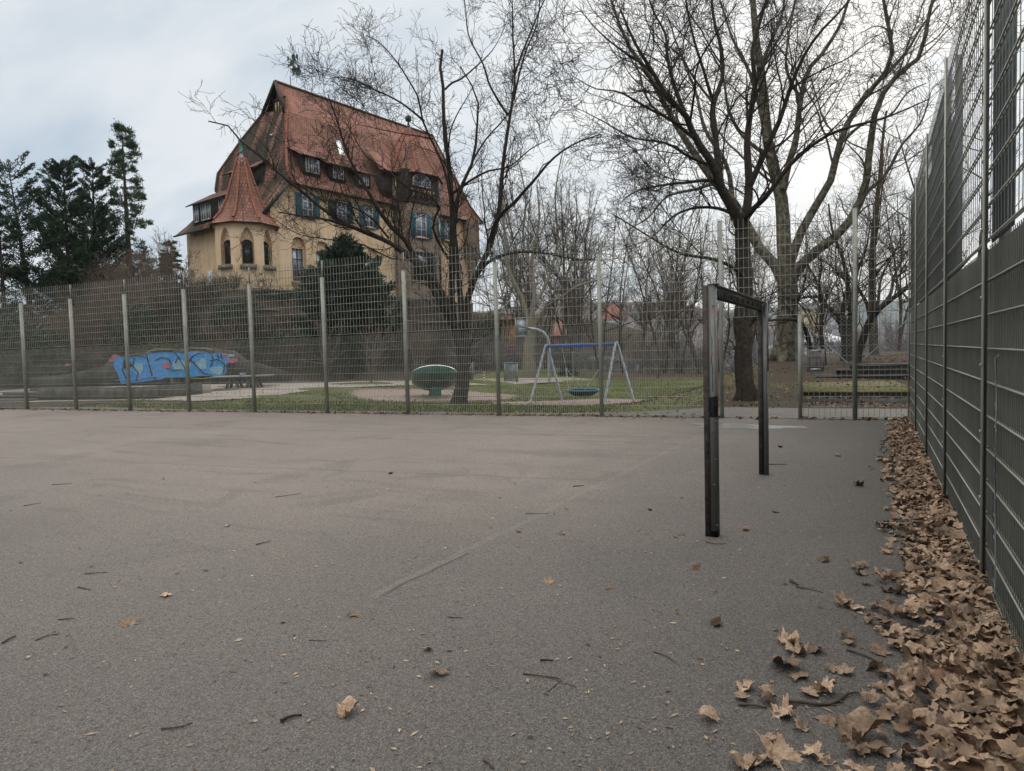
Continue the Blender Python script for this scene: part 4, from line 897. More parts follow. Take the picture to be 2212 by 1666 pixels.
# end-side dormers
def edormer(v0, v1, zf, zt_, uf, ut, zroof, wins):
    d = MB().box((uf, v0, zf), (ut, v1, zt_+.22), VM).build('dormer', 'timber', villa)
    roof_plane([((uf-.5, v0-.4, zt_-.05), (uf-.5, v1+.4, zt_-.05)), ((ut+.25, v0-.4, zroof), (ut+.25, v1+.4, zroof))], 'dormer_roof', d, .7, 4, .1)
    for (a_, b_) in wins: window(lambda x, dd, z: VM(uf+dd, x, z), a_, b_, zf+.2, zt_-.12, 2, 2, 'frame_white', -.04, 'glass_sky', par=d)
edormer(7.3, 8.6, 17.9, 19.1, 1.5, 2.8, 20.4, [])
edormer(3.9, 5.2, 17.7, 18.95, 1.5, 2.8, 20.3, [])
edormer(5.2, 12.0, 14.5, 16.35, -.45, 1.5, 17.9, [(8.7, 9.5), (9.6, 10.4), (10.9, 11.7), (6.4, 7.2)])
# turret ---------------------------------------------------------------
TU, TV, TR = -1.7, 1.25, 2.33
tz0, tz1 = 5.0, 12.95
def TPt(a, r, z): return VM(TU+r*math.cos(a), TV+r*math.sin(a), z)
to_cam = math.atan2((CAM[:2]-np.array(VM(TU, TV, 0)[:2]))@BV, (CAM[:2]-np.array(VM(TU, TV, 0)[:2]))@BU)
a0 = to_cam+math.radians(4)
turret = MB(); 
for k in range(8):
    A_ = a0-math.pi/8+k*math.pi/4; B_ = A_+math.pi/4; P_, Q_ = np.array(TPt(A_, TR/math.cos(math.pi/8), 0)), np.array(TPt(B_, TR/math.cos(math.pi/8), 0)); W_ = np.linalg.norm(Q_-P_)
    ex = (Q_-P_)/W_; inw = np.array([*VM(TU, TV, 0)])-(P_+Q_)/2; inw /= np.linalg.norm(inw)
    FN = lambda x, d, z, P_=P_, ex=ex, inw=inw: tuple(P_+ex*x+inw*d+np.array([0, 0, z]))
    has = k in (0, 1, 7)
    w0, w1 = W_/2-.50, W_/2+.50
    facade('turret_wall', 'stucco', FN, 0, W_, 7.2, tz1, [(w0, w1, 9.3, 11.35, 1.0, 1)] if has else [], .38)
    MB().box((-.02, -.12, 3), (W_+.02, .3, 7.199), FN).build('turret_plinth', 'stone', villa)
    MB().box((-.06, -.14, tz1-.32), (W_+.06, .05, tz1-.02), FN).build('cornice', 'stucco_pale', villa)
    if has:
        w_ = window(FN, w0+.12, w1-.12, 9.45, 11.0, 2, 4, 'timber', .33, 'glass', arch=.35)
        MB().box((w0-.15, -.26, 8.95), (w1+.15, .34, 9.299), FN).build('sill', 'stone_trim', villa)
        m = MB()
        for x_ in np.linspace(w0+.1, w1-.1, 5): m.tubes([FN(x_, .05, 9.3), FN(x_, -.05, 9.6), FN(x_, .02, 11.0)], .012, 3)
        for z_ in (9.8, 10.3, 10.8): m.tubes([FN(w0, .0, z_), FN(w1, .0, z_)], .012, 3)
        m.build('window_grille', 'pipe_dark', villa)
# eight-sided bell roof
prof = [(2.95, 12.72), (2.6, 13.1), (1.98, 13.8), (1.45, 14.9), (1.06, 16.2), (.68, 17.4), (.33, 18.5)]
for k in range(8):
    A_ = a0-math.pi/8+k*math.pi/4; B_ = A_+math.pi/4
    rows = [((TU+r*math.cos(A_), TV+r*math.sin(A_), z), (TU+r*math.cos(B_), TV+r*math.sin(B_), z)) for r, z in prof]
    roof_plane(rows, 'turret_roof', villa, .1, 5, .1)
    m = MB()
    for (r, z), (r2, z2) in zip(prof[1:-1], prof[2:]):
        p, q_ = np.array(TPt(A_, r+.03, z+.04)), np.array(TPt(A_, r2+.03, z2+.04)); n = max(1, int(np.linalg.norm(q_-p)/.3))
        for j in range(n): m.tubes([p+(q_-p)*j/n, p+(q_-p)*(j+1.15)/n], np.array([.11, .07]), 6)
    m.build('turret_hip_tiles', 'ridge_tile', villa)
MB().lathe([(.5, 18.1), (.3, 18.45), (.12, 18.9), (.1, 18.95)], 10, VM(TU, TV, 0)).build('finial_base', 'lead', villa, True)
MB().lathe([(.11, 18.9), (.2, 19.1), (.13, 19.25), (.1, 19.7), (.2, 19.85), (.21, 20.05), (.08, 20.12), (.02, 20.2)], 10, VM(TU, TV, 0)).build('finial', 'copper_green', villa, True)
# stone bay tower ---------------------------------------------------------
bay = [(14.4, .2), (14.9, -1.5), (18.9, -1.9), (20.4, -.9), (20.6, .2)]
def bay_walls(z0, z1, off, name, mname):
    m = MB(); c_ = np.array([17.5, .4]); pp = [tuple(np.array(p)+(np.array(p)-c_)/np.linalg.norm(np.array(p)-c_)*off) for p in bay]
    for a_, b_ in zip(pp[:-1], pp[1:]): m.quads([VM(*a_, z0), VM(*b_, z0), VM(*b_, z1), VM(*a_, z1)], [(0, 1, 2, 3)])
    m.prism([(p[0], p[1]) for p in pp], lambda x, y, d: VM(x, y, d), z1-.02, z1)
    return m.build(name, mname, villa)
bay_walls(-1, 17.2, 0, 'bay_wall', 'sandstone'); bay_walls(-1, 7.3, .12, 'bay_plinth', 'stone'); bay_walls(17.2, 20.5, .18, 'bay_upper_storey', 'timber')
def bayfn(i, off=0.):
    c_ = np.array([17.5, .4]); pp = [np.array(p)+(np.array(p)-c_)/np.linalg.norm(np.array(p)-c_)*off for p in bay]
    a_, b_ = pp[i], pp[i+1]; e = (b_-a_)/np.linalg.norm(b_-a_); n_ = np.array([-e[1], e[0]]); 
    if n_@(c_-a_) < 0: n_ = -n_
    return (lambda x, d, z: VM(a_[0]+e[0]*x+n_[0]*d, a_[1]+e[1]*x+n_[1]*d, z)), np.linalg.norm(b_-a_)
fn, W_ = bayfn(1, 0); 
window(fn, W_*.26, W_*.60, 13.7, 16.1, 2, 3, 'frame_white', -.05, 'glass_sky', trim='stone_trim', sill='sandstone', shut=(-1, 1))
window(fn, W_*.10, W_*.86, 9.2, 12.1, 4, 2, 'timber', -.04, 'glass', trim='stone_trim', sill='sandstone')
fn2, W2_ = bayfn(2, 0); window(fn2, W2_*.34, W2_*.70, 13.7, 16.0, 2, 3, 'frame_white', -.05, 'glass_sky', shut=(-1, 1)); window(fn2, W2_*.2, W2_*.8, 9.2, 12.1, 2, 2, 'timber', -.04, 'glass')
fnu, Wu = bayfn(1, .18)
window(fnu, Wu*.2, Wu*.75, 18.9, 19.35, 4, 1, 'frame_white', -.04, 'glass_sky', arch=.85)
for i in range(14):
    x_ = Wu*.1+i*Wu*.8/14; MB().box((x_+.03, -.03, 17.45), (x_+.13, -.01, 18.6), fnu).build('infill_panel', 'stucco_pale', villa) if i % 3 else None
m = MB()
for i in range(8): x_ = Wu*.12+i*Wu*.76/8; m.bar(fnu(x_, -.04, 17.6), fnu(x_+.4, -.04, 18.5), .07); m.bar(fnu(x_+.4, -.05, 17.6), fnu(x_, -.05, 18.5), .07)
m.build('timber_braces', 'timber', villa)
fnu2, Wu2 = bayfn(2, .18); window(fnu2, Wu2*.2, Wu2*.8, 18.4, 20.0, 2, 2, 'frame_white', -.04, 'glass_sky')
fnu0, Wu0 = bayfn(0, .18); MB().box((.3, -.03, 17.6), (.75, -.01, 19.8), fnu0).build('infill_panel', 'stucco_pale', villa)
cu, cv = 17.6, .6; pz = [(3.95, 20.2), (3.5, 20.65), (2.9, 21.4), (2.0, 23.0), (1.1, 24.4), (.25, 25.5)]
for k in range(8):
    A_ = k*math.pi/4+.3; B_ = A_+math.pi/4
    roof_plane([((cu+r*math.cos(A_), cv+r*.82*math.sin(A_), z), (cu+r*math.cos(B_), cv+r*.82*math.sin(B_), z)) for r, z in pz], 'bay_roof', villa, .05, 4, .1)
    MB().tubes([VM(cu+(r+.02)*math.cos(A_), cv+(r+.02)*.82*math.sin(A_), z+.05) for r, z in pz], .08, 5).build('bay_hip_tiles', 'ridge_tile', villa)
roof_plane([((12.3, -.6, 20.1), (14.9, -.9, 20.1)), ((12.6, 1.9, 22.9), (16.6, 1.9, 22.9))], 'link_roof', villa, 0., 5)
MB().box((12.9, -.1, 17.6), (14.6, 1.7, 20.1), VM).build('link_dormer', 'timber', villa)
MB().lathe([(.42, 25.2), (.16, 25.9), (.07, 26.4), (.3, 26.4), (.34, 26.65), (.3, 26.9), (0, 26.95)], 8, VM(cu, cv, 0)).build('finial', 'verdigris_dark', villa, True)
# corbelled corner turret at the far end
MB().lathe([(.1, 9.5), (.45, 10.8), (.5, 11.4), (1.0, 12.5), (1.05, 16.9)], 12, VM(26.2, -.3, 0)).build('corner_oriel', 'sandstone', villa, True)
# weathervane: rampant beast over a helm, cut from sheet metal
wv = at(627, 181, 61.); wb = np.array(VM(float((wv[:2]-BO)@BU), 5., zr))
# stand it exactly on the ridge under its place in the picture
uu = np.linspace(4, 9, 400); best = min(uu, key=lambda q: abs((lambda P: (P@CR)/(P@CF)*F+1106)(np.array(VM(q, 5, zr))-CAM)-628)); wb = np.array(VM(best, 5, zr)); Dw = float((wb-CAM)@CF)
wvn = MB().tubes([wb, wb+(0, 0, float(at(626, 165, Dw)[2])-wb[2])], .05, 6).build('weathervane', 'lead', roof)
zk = lambda x, y: (604.9+x*.0521-.0, 97.6+y*.0521)
sil = [(520, 1265), (535, 1130), (490, 1110), (478, 1050), (490, 960), (540, 950), (530, 860), (500, 820), (420, 830), (380, 880), (355, 930), (318, 870), (335, 840), (320, 795), (365, 800), (375, 820), (425, 770), (430, 700), (400, 630), (370, 600), (350, 645), (300, 600), (318, 560), (300, 520), (325, 460), (375, 500), (370, 570), (440, 620), (520, 640), (530, 600), (490, 590), (525, 520), (490, 530), (465, 490), (500, 400), (540, 378), (560, 395), (582, 385), (600, 500), (620, 510), (660, 460), (668, 370), (740, 410), (745, 540), (760, 570), (705, 605), (665, 545), (680, 480), (640, 500), (620, 570), (610, 640), (612, 700), (585, 770), (590, 870), (640, 950), (700, 960), (725, 910), (708, 862), (790, 835), (855, 860), (832, 920), (835, 1040), (865, 1110), (850, 1180), (845, 1260), (790, 1272), (732, 1250), (715, 1160), (660, 1140), (678, 1215), (650, 1230), (640, 1120), (605, 1130), (600, 1200), (575, 1240)]
pv = [zk(*p) for p in sil]; 
def WVf(x, y, d): p = at(x, y, Dw); return (p[0]+CF[0]*d, p[1]+CF[1]*d, p[2])
MB().prism(pv, WVf, -.04, .04).build('weathervane_figure', 'verdigris_dark', wvn)
m = MB().tubes([at(*zk(*p), Dw) for p in ((620, 570), (650, 700), (640, 780), (690, 720), (620, 740), (665, 800), (660, 870), (620, 910))], .03, 4); m.tubes([at(*zk(*p), Dw) for p in ((480, 980), (430, 1010), (430, 1100), (465, 1160), (500, 1130))], .03, 4)
m.build('weathervane_scrolls', 'verdigris_dark', wvn)

# brick pavilion and far houses -----------------------------------------------
def house(name, px0, px1, pyb, pyt, D, roofpts, wm, rm, label, cat='house', wins=(), depth=8, group=None):
    A, B = at(px0, pyb, D), at(px1, pyb, D); T = float(at((px0+px1)/2, pyt, D)[2]); z0 = min(A[2], float(zt(A[0], A[1])))-1.
    e = (B-A)[:2]; L = np.linalg.norm(e); e /= L; n_ = np.array([-e[1], e[0]]); H_ = lambda x, y, z: (A[0]+e[0]*x+n_[0]*y, A[1]+e[1]*x+n_[1]*y, z)
    h = thing(name, (A[0], A[1], z0), label, cat, group)
    MB().box((0, 0, z0), (L, depth, T), H_).build('wall', wm, h)
    rz = float(at((px0+px1)/2, roofpts, D)[2]); o_ = .4
    V = [(-o_, -o_, T), (L+o_, -o_, T), (L+o_, depth+o_, T), (-o_, depth+o_, T), (L*.12, depth/2, rz), (L*.88, depth/2, rz)]
    MB().quads([H_(*v) for v in V], [(0, 1, 5, 4), (2, 3, 4, 5)]).tris([H_(*v) for v in V], [(1, 2, 5), (3, 0, 4)]).build('roof', rm, h)
    for wx, wy in wins:
        zc = T-(T-z0)*wy; m = MB().box((L*wx-.5, -.06, zc-.8), (L*wx+.5, -.02, zc+.8), H_).build('window', 'win_far', h)
    return h, H_, L
_, Hh, Lh = house('brick_pavilion', 1086, 1117, 800, 692, 62, 680, 'ochre_wall', 'roof_far', 'narrow ochre and red brick gate tower with a relief panel, behind the basketball hoop', 'tower', depth=5)
pvn = _; zb0, zt0 = float(at(1100, 772, 62)[2]), float(at(1100, 738, 62)[2]); MB().box((0, -.12, zb0), (Lh, -.004, zt0), Hh).build('brick_panel', 'redbrick', pvn)
zc_ = float(at(1100, 727, 62)[2]); m = MB()
for xx in (.25, .62):
    q = [(Lh*xx-.16, zc_-.25), (Lh*xx+.22, zc_-.25), (Lh*xx+.22, zc_+.25), (Lh*xx-.16, zc_+.25)]
    for i in range(4 if xx > .5 else 4):
        a_, b_ = q[i], q[(i+1) % 4]
        if xx < .5 and i == 1: continue
        m.bar(Hh(a_[0], -.06, a_[1]), Hh(b_[0], -.06, b_[1]), .07)
m.build('relief_letters', 'house_cream', pvn); MB().box((.2, -.05, -3), (Lh-.1, -.002, zb0-.02), Hh).build('doorway', 'riser', pvn)
house('white_house', 1302, 1352, 760, 690, 150, 655, 'house_white', 'roof_far', 'white house with a red roof seen through the branches between the swing and the goal', wins=((.15, .3), (.4, .3), (.65, .3), (.2, .65), (.6, .65)))
house('white_house', 1325, 1395, 775, 728, 135, 700, 'house_white', 'roof_grey', 'pale grey-roofed house in front of the red-roofed one, seen through the branches', wins=((.2, .4), (.5, .4), (.8, .4)))
house('pink_house', 1203, 1226, 800, 725, 95, 690, 'redbrick', 'roof_far', 'small brick-pink house gable between trunks behind the swing', wins=((.5, .3),))
house('yellow_house', 1745, 1780, 715, 668, 170, 652, 'house_cream', 'roof_grey', 'cream house with a grey roof on the skyline right of the big plane trunk', wins=((.3, .3), (.7, .3)))
house('grey_house', 1783, 1816, 715, 670, 180, 655, 'house_grey', 'roof_grey', 'grey town house on the skyline beside the cream one', wins=((.3, .3), (.7, .3)))
house('dark_tower_house', 1893, 1903, 700, 657, 210, 654, 'house_grey', 'roof_grey', 'small square dark tower on the skyline just left of the screen fence', depth=4)
house('garden_shed', 1690, 1722, 790, 752, 58, 742, 'house_grey', 'house_white', 'low shed with a pale corrugated roof behind the big plane trunk', 'shed', depth=4)
house('white_hall', 1783, 1828, 785, 738, 80, 718, 'house_white', 'house_white', 'low white building behind the back fence, left of the twin-stemmed tree', 'building')
house('grey_hall', 1285, 1335, 812, 778, 75, 770, 'house_grey', 'roof_grey', 'low grey building with dark windows behind the right leg of the swing', 'building', wins=((.2, .35), (.7, .35)))
for k, x in enumerate((1210, 1246, 1270)):
    house('stone_kiosk', x, x+14, 806, 772+k*3, 70+k*4, 768+k*3, 'house_cream', 'roof_grey', ['pale stone gatehouse just right of the basketball pole', 'middle pale garden hut behind the swing seat ropes', 'pale garden hut beside the right swing leg'][k], 'hut', wins=((.5, .3),), depth=3)

def stone_terrace(px0, px1, pyt, pyb, D0, D1, label, arches=()):
    A, B = at(px0, pyt, D0), at(px1, pyt, D1); e = (B-A)[:2]; L = np.linalg.norm(e); e /= L; n_ = np.array([-e[1], e[0]]); zb_ = float(at((px0+px1)/2, pyb, (D0+D1)/2)[2])
    o = thing('terrace_wall', (A[0], A[1], zb_), label, 'wall'); H_ = lambda x, y, z: (A[0]+e[0]*x+n_[0]*y, A[1]+e[1]*x+n_[1]*y, z)
    T = max(A[2], B[2]); facade('wall_body', 'stone', H_, 0, L, zb_-1, T, [(L*a_-.45, L*a_+.45, zb_+.3, zb_+1.1, .4, 0) for a_ in arches], .5, o)
    MB().box((-.1, -.08, T), (L+.1, .7, T+.14), H_).build('coping', 'stone_trim', o)
stone_terrace(545, 694, 630, 668, 52.5, 54, 'rough stone terrace wall with small arched openings below the turret', (.25, .5, .85))
stone_terrace(880, 1012, 700, 800, 60, 68, 'tall mossy stone retaining wall at the foot of the villa bay')
stone_terrace(558, 600, 672, 684, 50.5, 50.8, 'short pale stone balustrade block under the terrace wall')

# ------------------------------------------------------------------ trees
def smoothpath(P, K):
    P = np.array(P, float); L = np.concatenate([[0], np.cumsum(np.linalg.norm(np.diff(P, axis=0), axis=1))])
    s = np.linspace(0, L[-1], K); n = len(P)
    if n < 3: return np.stack([np.interp(s, L, P[:, i]) for i in range(P.shape[1])], -1)
    M_ = np.gradient(P, L, axis=0); k = np.clip(np.searchsorted(L, s, 'right')-1, 0, n-2); h = (L[k+1]-L[k])[:, None]; t = ((s-L[k])[:, None])/h
    return (2*t**3-3*t**2+1)*P[k]+(t**3-2*t**2+t)*h*M_[k]+(-2*t**3+3*t**2)*P[k+1]+(t**3-t**2)*h*M_[k+1]
def lengths(P): return np.linalg.norm(np.diff(P, axis=1), axis=2).sum(1)
def spawn(P, R, dens, lr, K, ang=(35, 65), t0=.15, up=.25, wob=.16, rr=(.45, .7), lenf=1., rmax=1., grav=0., tipr=.35):
    """children along every parent branch, all at once: dens per metre, lr = length range"""
    N, Kp, _ = P.shape; L = lengths(P); n = RNG.poisson(np.maximum(L*(1-t0)*dens, .3)); idx = np.repeat(np.arange(N), n); C_ = len(idx)
    if C_ == 0: return np.zeros((0, K, 3)), np.zeros((0, K))
    t = t0+(1-t0)*RNG.random(C_)**.9; f = t*(Kp-1); i = np.minimum(f.astype(int), Kp-2); fr = (f-i)[:, None]
    base = P[idx, i]*(1-fr)+P[idx, i+1]*fr; tan = P[idx, i+1]-P[idx, i]; tan /= np.linalg.norm(tan, axis=1, keepdims=True)+1e-9
    rb = R[idx, i]*(1-fr[:, 0])+R[idx, i+1]*fr[:, 0]
    a = np.radians(RNG.uniform(*ang, C_)); rv = RNG.normal(size=(C_, 3)); perp = rv-(rv*tan).sum(1, keepdims=True)*tan; perp /= np.linalg.norm(perp, axis=1, keepdims=True)+1e-9
    d = tan*np.cos(a)[:, None]+perp*np.sin(a)[:, None]+np.array([0, 0, up]); d /= np.linalg.norm(d, axis=1, keepdims=True)
    ln = RNG.uniform(*lr, C_)*(1-.55*t)*lenf; ln = np.minimum(ln, L[idx]*1.1)
    Q = np.zeros((C_, K, 3)); Q[:, 0] = base; st_ = (ln/(K-1))[:, None]
    for k in range(1, K):
        Q[:, k] = Q[:, k-1]+d*st_; d = d+RNG.normal(0, wob, (C_, 3))+np.array([0, 0, up*.25-grav]); d /= np.linalg.norm(d, axis=1, keepdims=True)
    r0 = np.minimum(rb*RNG.uniform(*rr, C_), rmax*np.ones(C_)); r0 = np.minimum(r0, ln*.03+.003)
    Rr = r0[:, None]*np.linspace(1, tipr, K)[None]; return Q, Rr
def wobble(P, a): 
    Q = P.copy(); Q[1:-1] += np.cumsum(RNG.normal(0, a, Q[1:-1].shape), axis=0)*.5-RNG.normal(0, a, Q[1:-1].shape)*.3; return Q
def tree(name, base, limbs, label, bark, twig, lv, cat='tree', group=None, S0=9, extra=None, minr=.0028):
    """limbs: (path, r0, r1) world polylines; lv: list of spawn settings"""
    o = thing(name, base, label, cat, group)
    m = MB(); Ls = []; Rs = []
    for P, r0, r1 in limbs:
        Lp = np.linalg.norm(np.diff(np.array(P), axis=0), axis=1).sum(); K = 16
        Q = smoothpath(P, K); Q = wobble(Q, .012*Lp/6)
        t = np.linspace(0, 1, K); R_ = r0+(r1-r0)*t**.85; Ls.append(Q); Rs.append(R_)
        m.tubes(Q, R_, S0 if r0 > .05 else 6)
    m.build('trunk', bark, o, True)
    P = np.array(Ls); R_ = np.array(Rs); allP, allR = [(P, R_)], []; cr = MB(); big = MB()
    for k, s in enumerate(lv):
        Q, Rq = spawn(*allP[-1], **s)
        if k >= 1:      # twigs also sit directly on the generation before
            s2 = dict(s); s2['dens'] = s['dens']*(.9 if k == 1 else .55); Q2, Rq2 = spawn(*allP[-2], **s2); Q, Rq = np.concatenate([Q, Q2]), np.concatenate([Rq, Rq2])
        if k >= 2 and len(lv) > 3:
            s3 = dict(s); s3['dens'] = s['dens']*.4; Q2, Rq2 = spawn(*allP[-3], **s3); Q, Rq = np.concatenate([Q, Q2]), np.concatenate([Rq, Rq2])
        if len(Q) == 0: break
        Rq = np.maximum(Rq, minr); cr.tubes(Q, Rq, 5 if k == 0 else (4 if k == 1 else 3)); allP.append((Q, Rq))
    cr.build('crown', twig, o)
    return o
def pxl(D, pts, d1=None, cum=None):
    """limb through picture points at real depths running from D to d1 metres"""
    n = len(pts); d1 = D if d1 is None else d1
    return [at(x, y, D+(d1-D)*i/(n-1)) for i, (x, y) in enumerate(pts)]

# forked dark tree by the fence
b3 = gnd(993, 873); D3 = float((b3-CAM)@CF)
trunk3 = [b3+(0, 0, -.15)]+pxl(D3, [(993, 868), (997, 840), (1000, 800), (1002, 750), (999, 715)])
L3 = [(trunk3, .30, .19),
 ([b3+(-.32, -.1, -.1), b3+(-.16, -.03, .25), at(993, 835, D3)], .10, .16), ([b3+(.30, .05, -.1), b3+(.16, .02, .25), at(1000, 835, D3)], .10, .16),
 (pxl(D3, [(1000, 800), (986, 720), (970, 678), (940, 635), (924, 599), (895, 566), (867, 540), (830, 514), (769, 489), (704, 471), (650, 462), (600, 458)], D3-3.5), 0.168, 0.018),
 (pxl(D3, [(998, 770), (978, 690), (942, 608), (899, 556), (883, 526), (830, 470), (804, 426), (758, 351), (722, 243), (708, 204)], D3-2.5), 0.157, 0.018),
 (pxl(D3-1.2, [(942, 608), (880, 547), (820, 515), (760, 490), (710, 462), (655, 418), (620, 391), (575, 352), (519, 307), (490, 274), (450, 262)], D3-5), 0.090, 0.018),
 (pxl(D3, [(1001, 790), (985, 730), (977, 690), (975, 620), (976, 551), (978, 465), (974, 376), (962, 286), (961, 200), (955, 154), (955.6, 108)], D3+1), .157, .05),
 (pxl(D3, [(1003, 770), (1001, 700), (994, 630), (988, 560), (984, 444), (1001, 395), (1023, 344), (1030, 279), (1034, 233), (1012, 172), (994, 143)], D3-1), 0.146, 0.018),
 (pxl(D3, [(1006, 760), (1007, 700), (1013, 640), (1035, 585), (1052, 545), (1073, 480), (1087, 379), (1098, 286), (1109, 215), (1112, 161), (1107, 72), (1105, -20)], D3+1.5), 0.146, 0.018),
 (pxl(D3+.6, [(1060, 520), (1073, 476), (1116, 433), (1159, 383), (1205, 333), (1247, 308), (1300, 290)], D3-2), 0.090, 0.017),
 (pxl(D3+.3, [(1010, 638), (1030, 592), (1062, 562), (1109, 547), (1180, 549), (1250, 563), (1295, 562)], D3-2.5), 0.084, 0.018),
 (pxl(D3+.5, [(976, 440), (955, 350), (930, 297), (915, 258), (901, 201), (883, 172), (851, 125), (822, 93), (790, 76)], D3-1), 0.062, 0.014),
 (pxl(D3+.2, [(917, 262), (865, 222), (830, 204), (804, 193), (765, 174), (735, 168), (712, 170)], D3-2), 0.045, 0.012),
 (pxl(D3+.3, [(935, 300), (900, 294), (872, 290), (837, 283), (772, 268)], D3-1.5), 0.034, 0.010),
 (pxl(D3+.8, [(962, 193), (975, 180), (994, 172), (1030, 143), (1066, 107), (1090, 60)], D3-.5), 0.045, 0.010),
 (pxl(D3+1.2, [(1098, 250), (1075, 215), (1058, 186), (1044, 143), (1012, 79), (1003, 0)], D3), 0.050, 0.017),
 (pxl(D3+1.2, [(1112, 161), (1130, 110), (1153, 55), (1180, -5), (1200, -40)], D3+2), 0.050, 0.018),
 (pxl(D3+1.2, [(1110, 215), (1127, 142), (1143, 95), (1160, 55), (1167, -30)], D3+.4), 0.045, 0.018),
 (pxl(D3+.8, [(1023, 344), (1050, 300), (1085, 262), (1102, 240), (1125, 200)], D3+2.4), 0.045, 0.014),
 (pxl(D3+.3, [(976, 420), (1010, 395), (1050, 372), (1100, 360), (1150, 320), (1190, 300)], D3-2), 0.056, 0.012),
 (pxl(D3, [(970, 560), (940, 510), (935, 480), (950, 450), (930, 425), (880, 408), (840, 372), (790, 340), (745, 260)], D3-3), 0.056, 0.010),
 (pxl(D3-1, [(840, 515), (800, 470), (740, 440), (690, 430), (640, 395), (585, 385)], D3-4.5), 0.039, 0.010),
 (pxl(D3-.5, [(900, 560), (850, 560), (780, 530), (720, 520), (640, 505), (590, 470)], D3-4.5), 0.039, 0.010)]
tree('bare_tree', b3, L3, 'dark leafless tree forking low into many stems, behind the fence before the villa', 'bark_dark', 'twig_dark',
 [dict(dens=.5, lr=(2., 4.6), K=11, t0=.25, up=.3, wob=.12, rr=(.35, .5), rmax=.035), dict(dens=1.9, lr=(1.0, 3.0), K=9, t0=.12, up=.25, wob=.2, rr=(.3, .5), rmax=.025), dict(dens=3.6, lr=(.5, 1.5), K=7, up=.1, wob=.26, t0=.1, rr=(.4, .65), rmax=.012), dict(dens=5., lr=(.2, .7), K=4, up=.06, wob=.3, rr=(.5, .8), rmax=.006, t0=.1)], minr=.0056)

# dark tree right of the goal
b4 = gnd(1612, 864); D4 = float((b4-CAM)@CF)
L4 = [([b4+(0, 0, -.15)]+pxl(D4, [(1611, 855), (1606, 810), (1604, 770), (1607, 740), (1600, 700), (1606, 640), (1603, 560), (1602, 500), (1603, 470)]), .25, .19),
 ([b4+(-.28, -.1, -.1), b4+(-.14, -.04, .2), at(1606, 825, D4)], .09, .15), ([b4+(.32, -.05, -.1), b4+(.17, 0, .25), at(1608, 820, D4)], .09, .15), ([at(1600, 745, D4), at(1614, 735, D4-.08), at(1612, 722, D4-.05), at(1602, 712, D4)], .12, .14),
 (pxl(D4, [(1603, 500), (1587, 461), (1560, 410), (1544, 359), (1505, 305), (1478, 242), (1443, 211), (1411, 156), (1370, 90), (1340, 20)], D4-2), .15, .02),
 (pxl(D4-.5, [(1478, 242), (1458, 187), (1443, 129), (1439, 78), (1411, 23), (1395, -30)], D4), .06, .015),
 (pxl(D4-.1, [(1560, 410), (1544, 392), (1482, 394), (1427, 402), (1380, 412), (1340, 440)], D4-2), .06, .008),
 (pxl(D4, [(1556, 395), (1550, 345), (1544, 281), (1540, 223), (1560, 176), (1560, 109), (1544, 39), (1538, -20)], D4+1.5), .10, .03),
 (pxl(D4+.8, [(1542, 225), (1521, 156), (1497, 78), (1486, 20), (1480, -30)], D4), .05, .02),
 (pxl(D4, [(1606, 490), (1612, 455), (1618, 391), (1615, 312), (1622, 254), (1634, 176), (1626, 117), (1642, 59), (1661, -20)], D4+1), .13, .03),
 (pxl(D4+.1, [(1620, 400), (1650, 332), (1681, 266), (1712, 176), (1732, 129), (1771, 70), (1818, 20), (1850, -20)], D4-1.5), .09, .02),
 (pxl(D4, [(1608, 480), (1622, 458), (1658, 422), (1712, 351), (1779, 297), (1837, 273), (1915, 254), (2005, 215)], D4-3.5), .085, .012),
 (pxl(D4-.1, [(1606, 600), (1587, 580), (1544, 562), (1466, 547), (1419, 523), (1369, 492), (1310, 457)], D4-2.5), .06, .008),
 (pxl(D4-.1, [(1600, 475), (1572, 457), (1505, 449), (1466, 461), (1400, 520), (1340, 540)], D4+1), .055, .007),
 (pxl(D4, [(1505, 305), (1450, 260), (1400, 235), (1340, 200), (1280, 190), (1230, 160)], D4-2.5), .05, .007),
 (pxl(D4, [(1544, 359), (1500, 345), (1440, 310), (1370, 300), (1300, 262), (1240, 232)], D4-2.5), .05, .007),
 (pxl(D4-.2, [(1443, 211), (1400, 150), (1340, 110), (1290, 70), (1240, 10)], D4-1.5), .045, .008),
 (pxl(D4+.4, [(1650, 332), (1700, 300), (1760, 220), (1800, 180), (1860, 150)], D4+2), .04, .008),
 (pxl(D4+.2, [(1540, 223), (1500, 170), (1470, 120), (1420, 80), (1380, 20)], D4+2), .04, .008)]
tree('bare_tree', b4, L4, 'dark leafless tree with a knobbly trunk standing right behind the far post of the goal', 'bark_dark', 'twig_dark',
 [dict(dens=.6, lr=(2.5, 5.0), K=12, t0=.25, up=.2, wob=.12, rr=(.35, .5), rmax=.045), dict(dens=2.3, lr=(1.0, 3.4), K=8, t0=.12, up=.2, wob=.2, rr=(.3, .5), rmax=.03), dict(dens=3.3, lr=(.4, 1.4), K=6, up=.05, wob=.24, t0=.1, rr=(.4, .65), rmax=.012), dict(dens=5.2, lr=(.2, .7), K=4, up=.0, wob=.28, rr=(.5, .8), rmax=.006, t0=.1)], minr=.0050)
# (the first level adds the long secondary limbs)

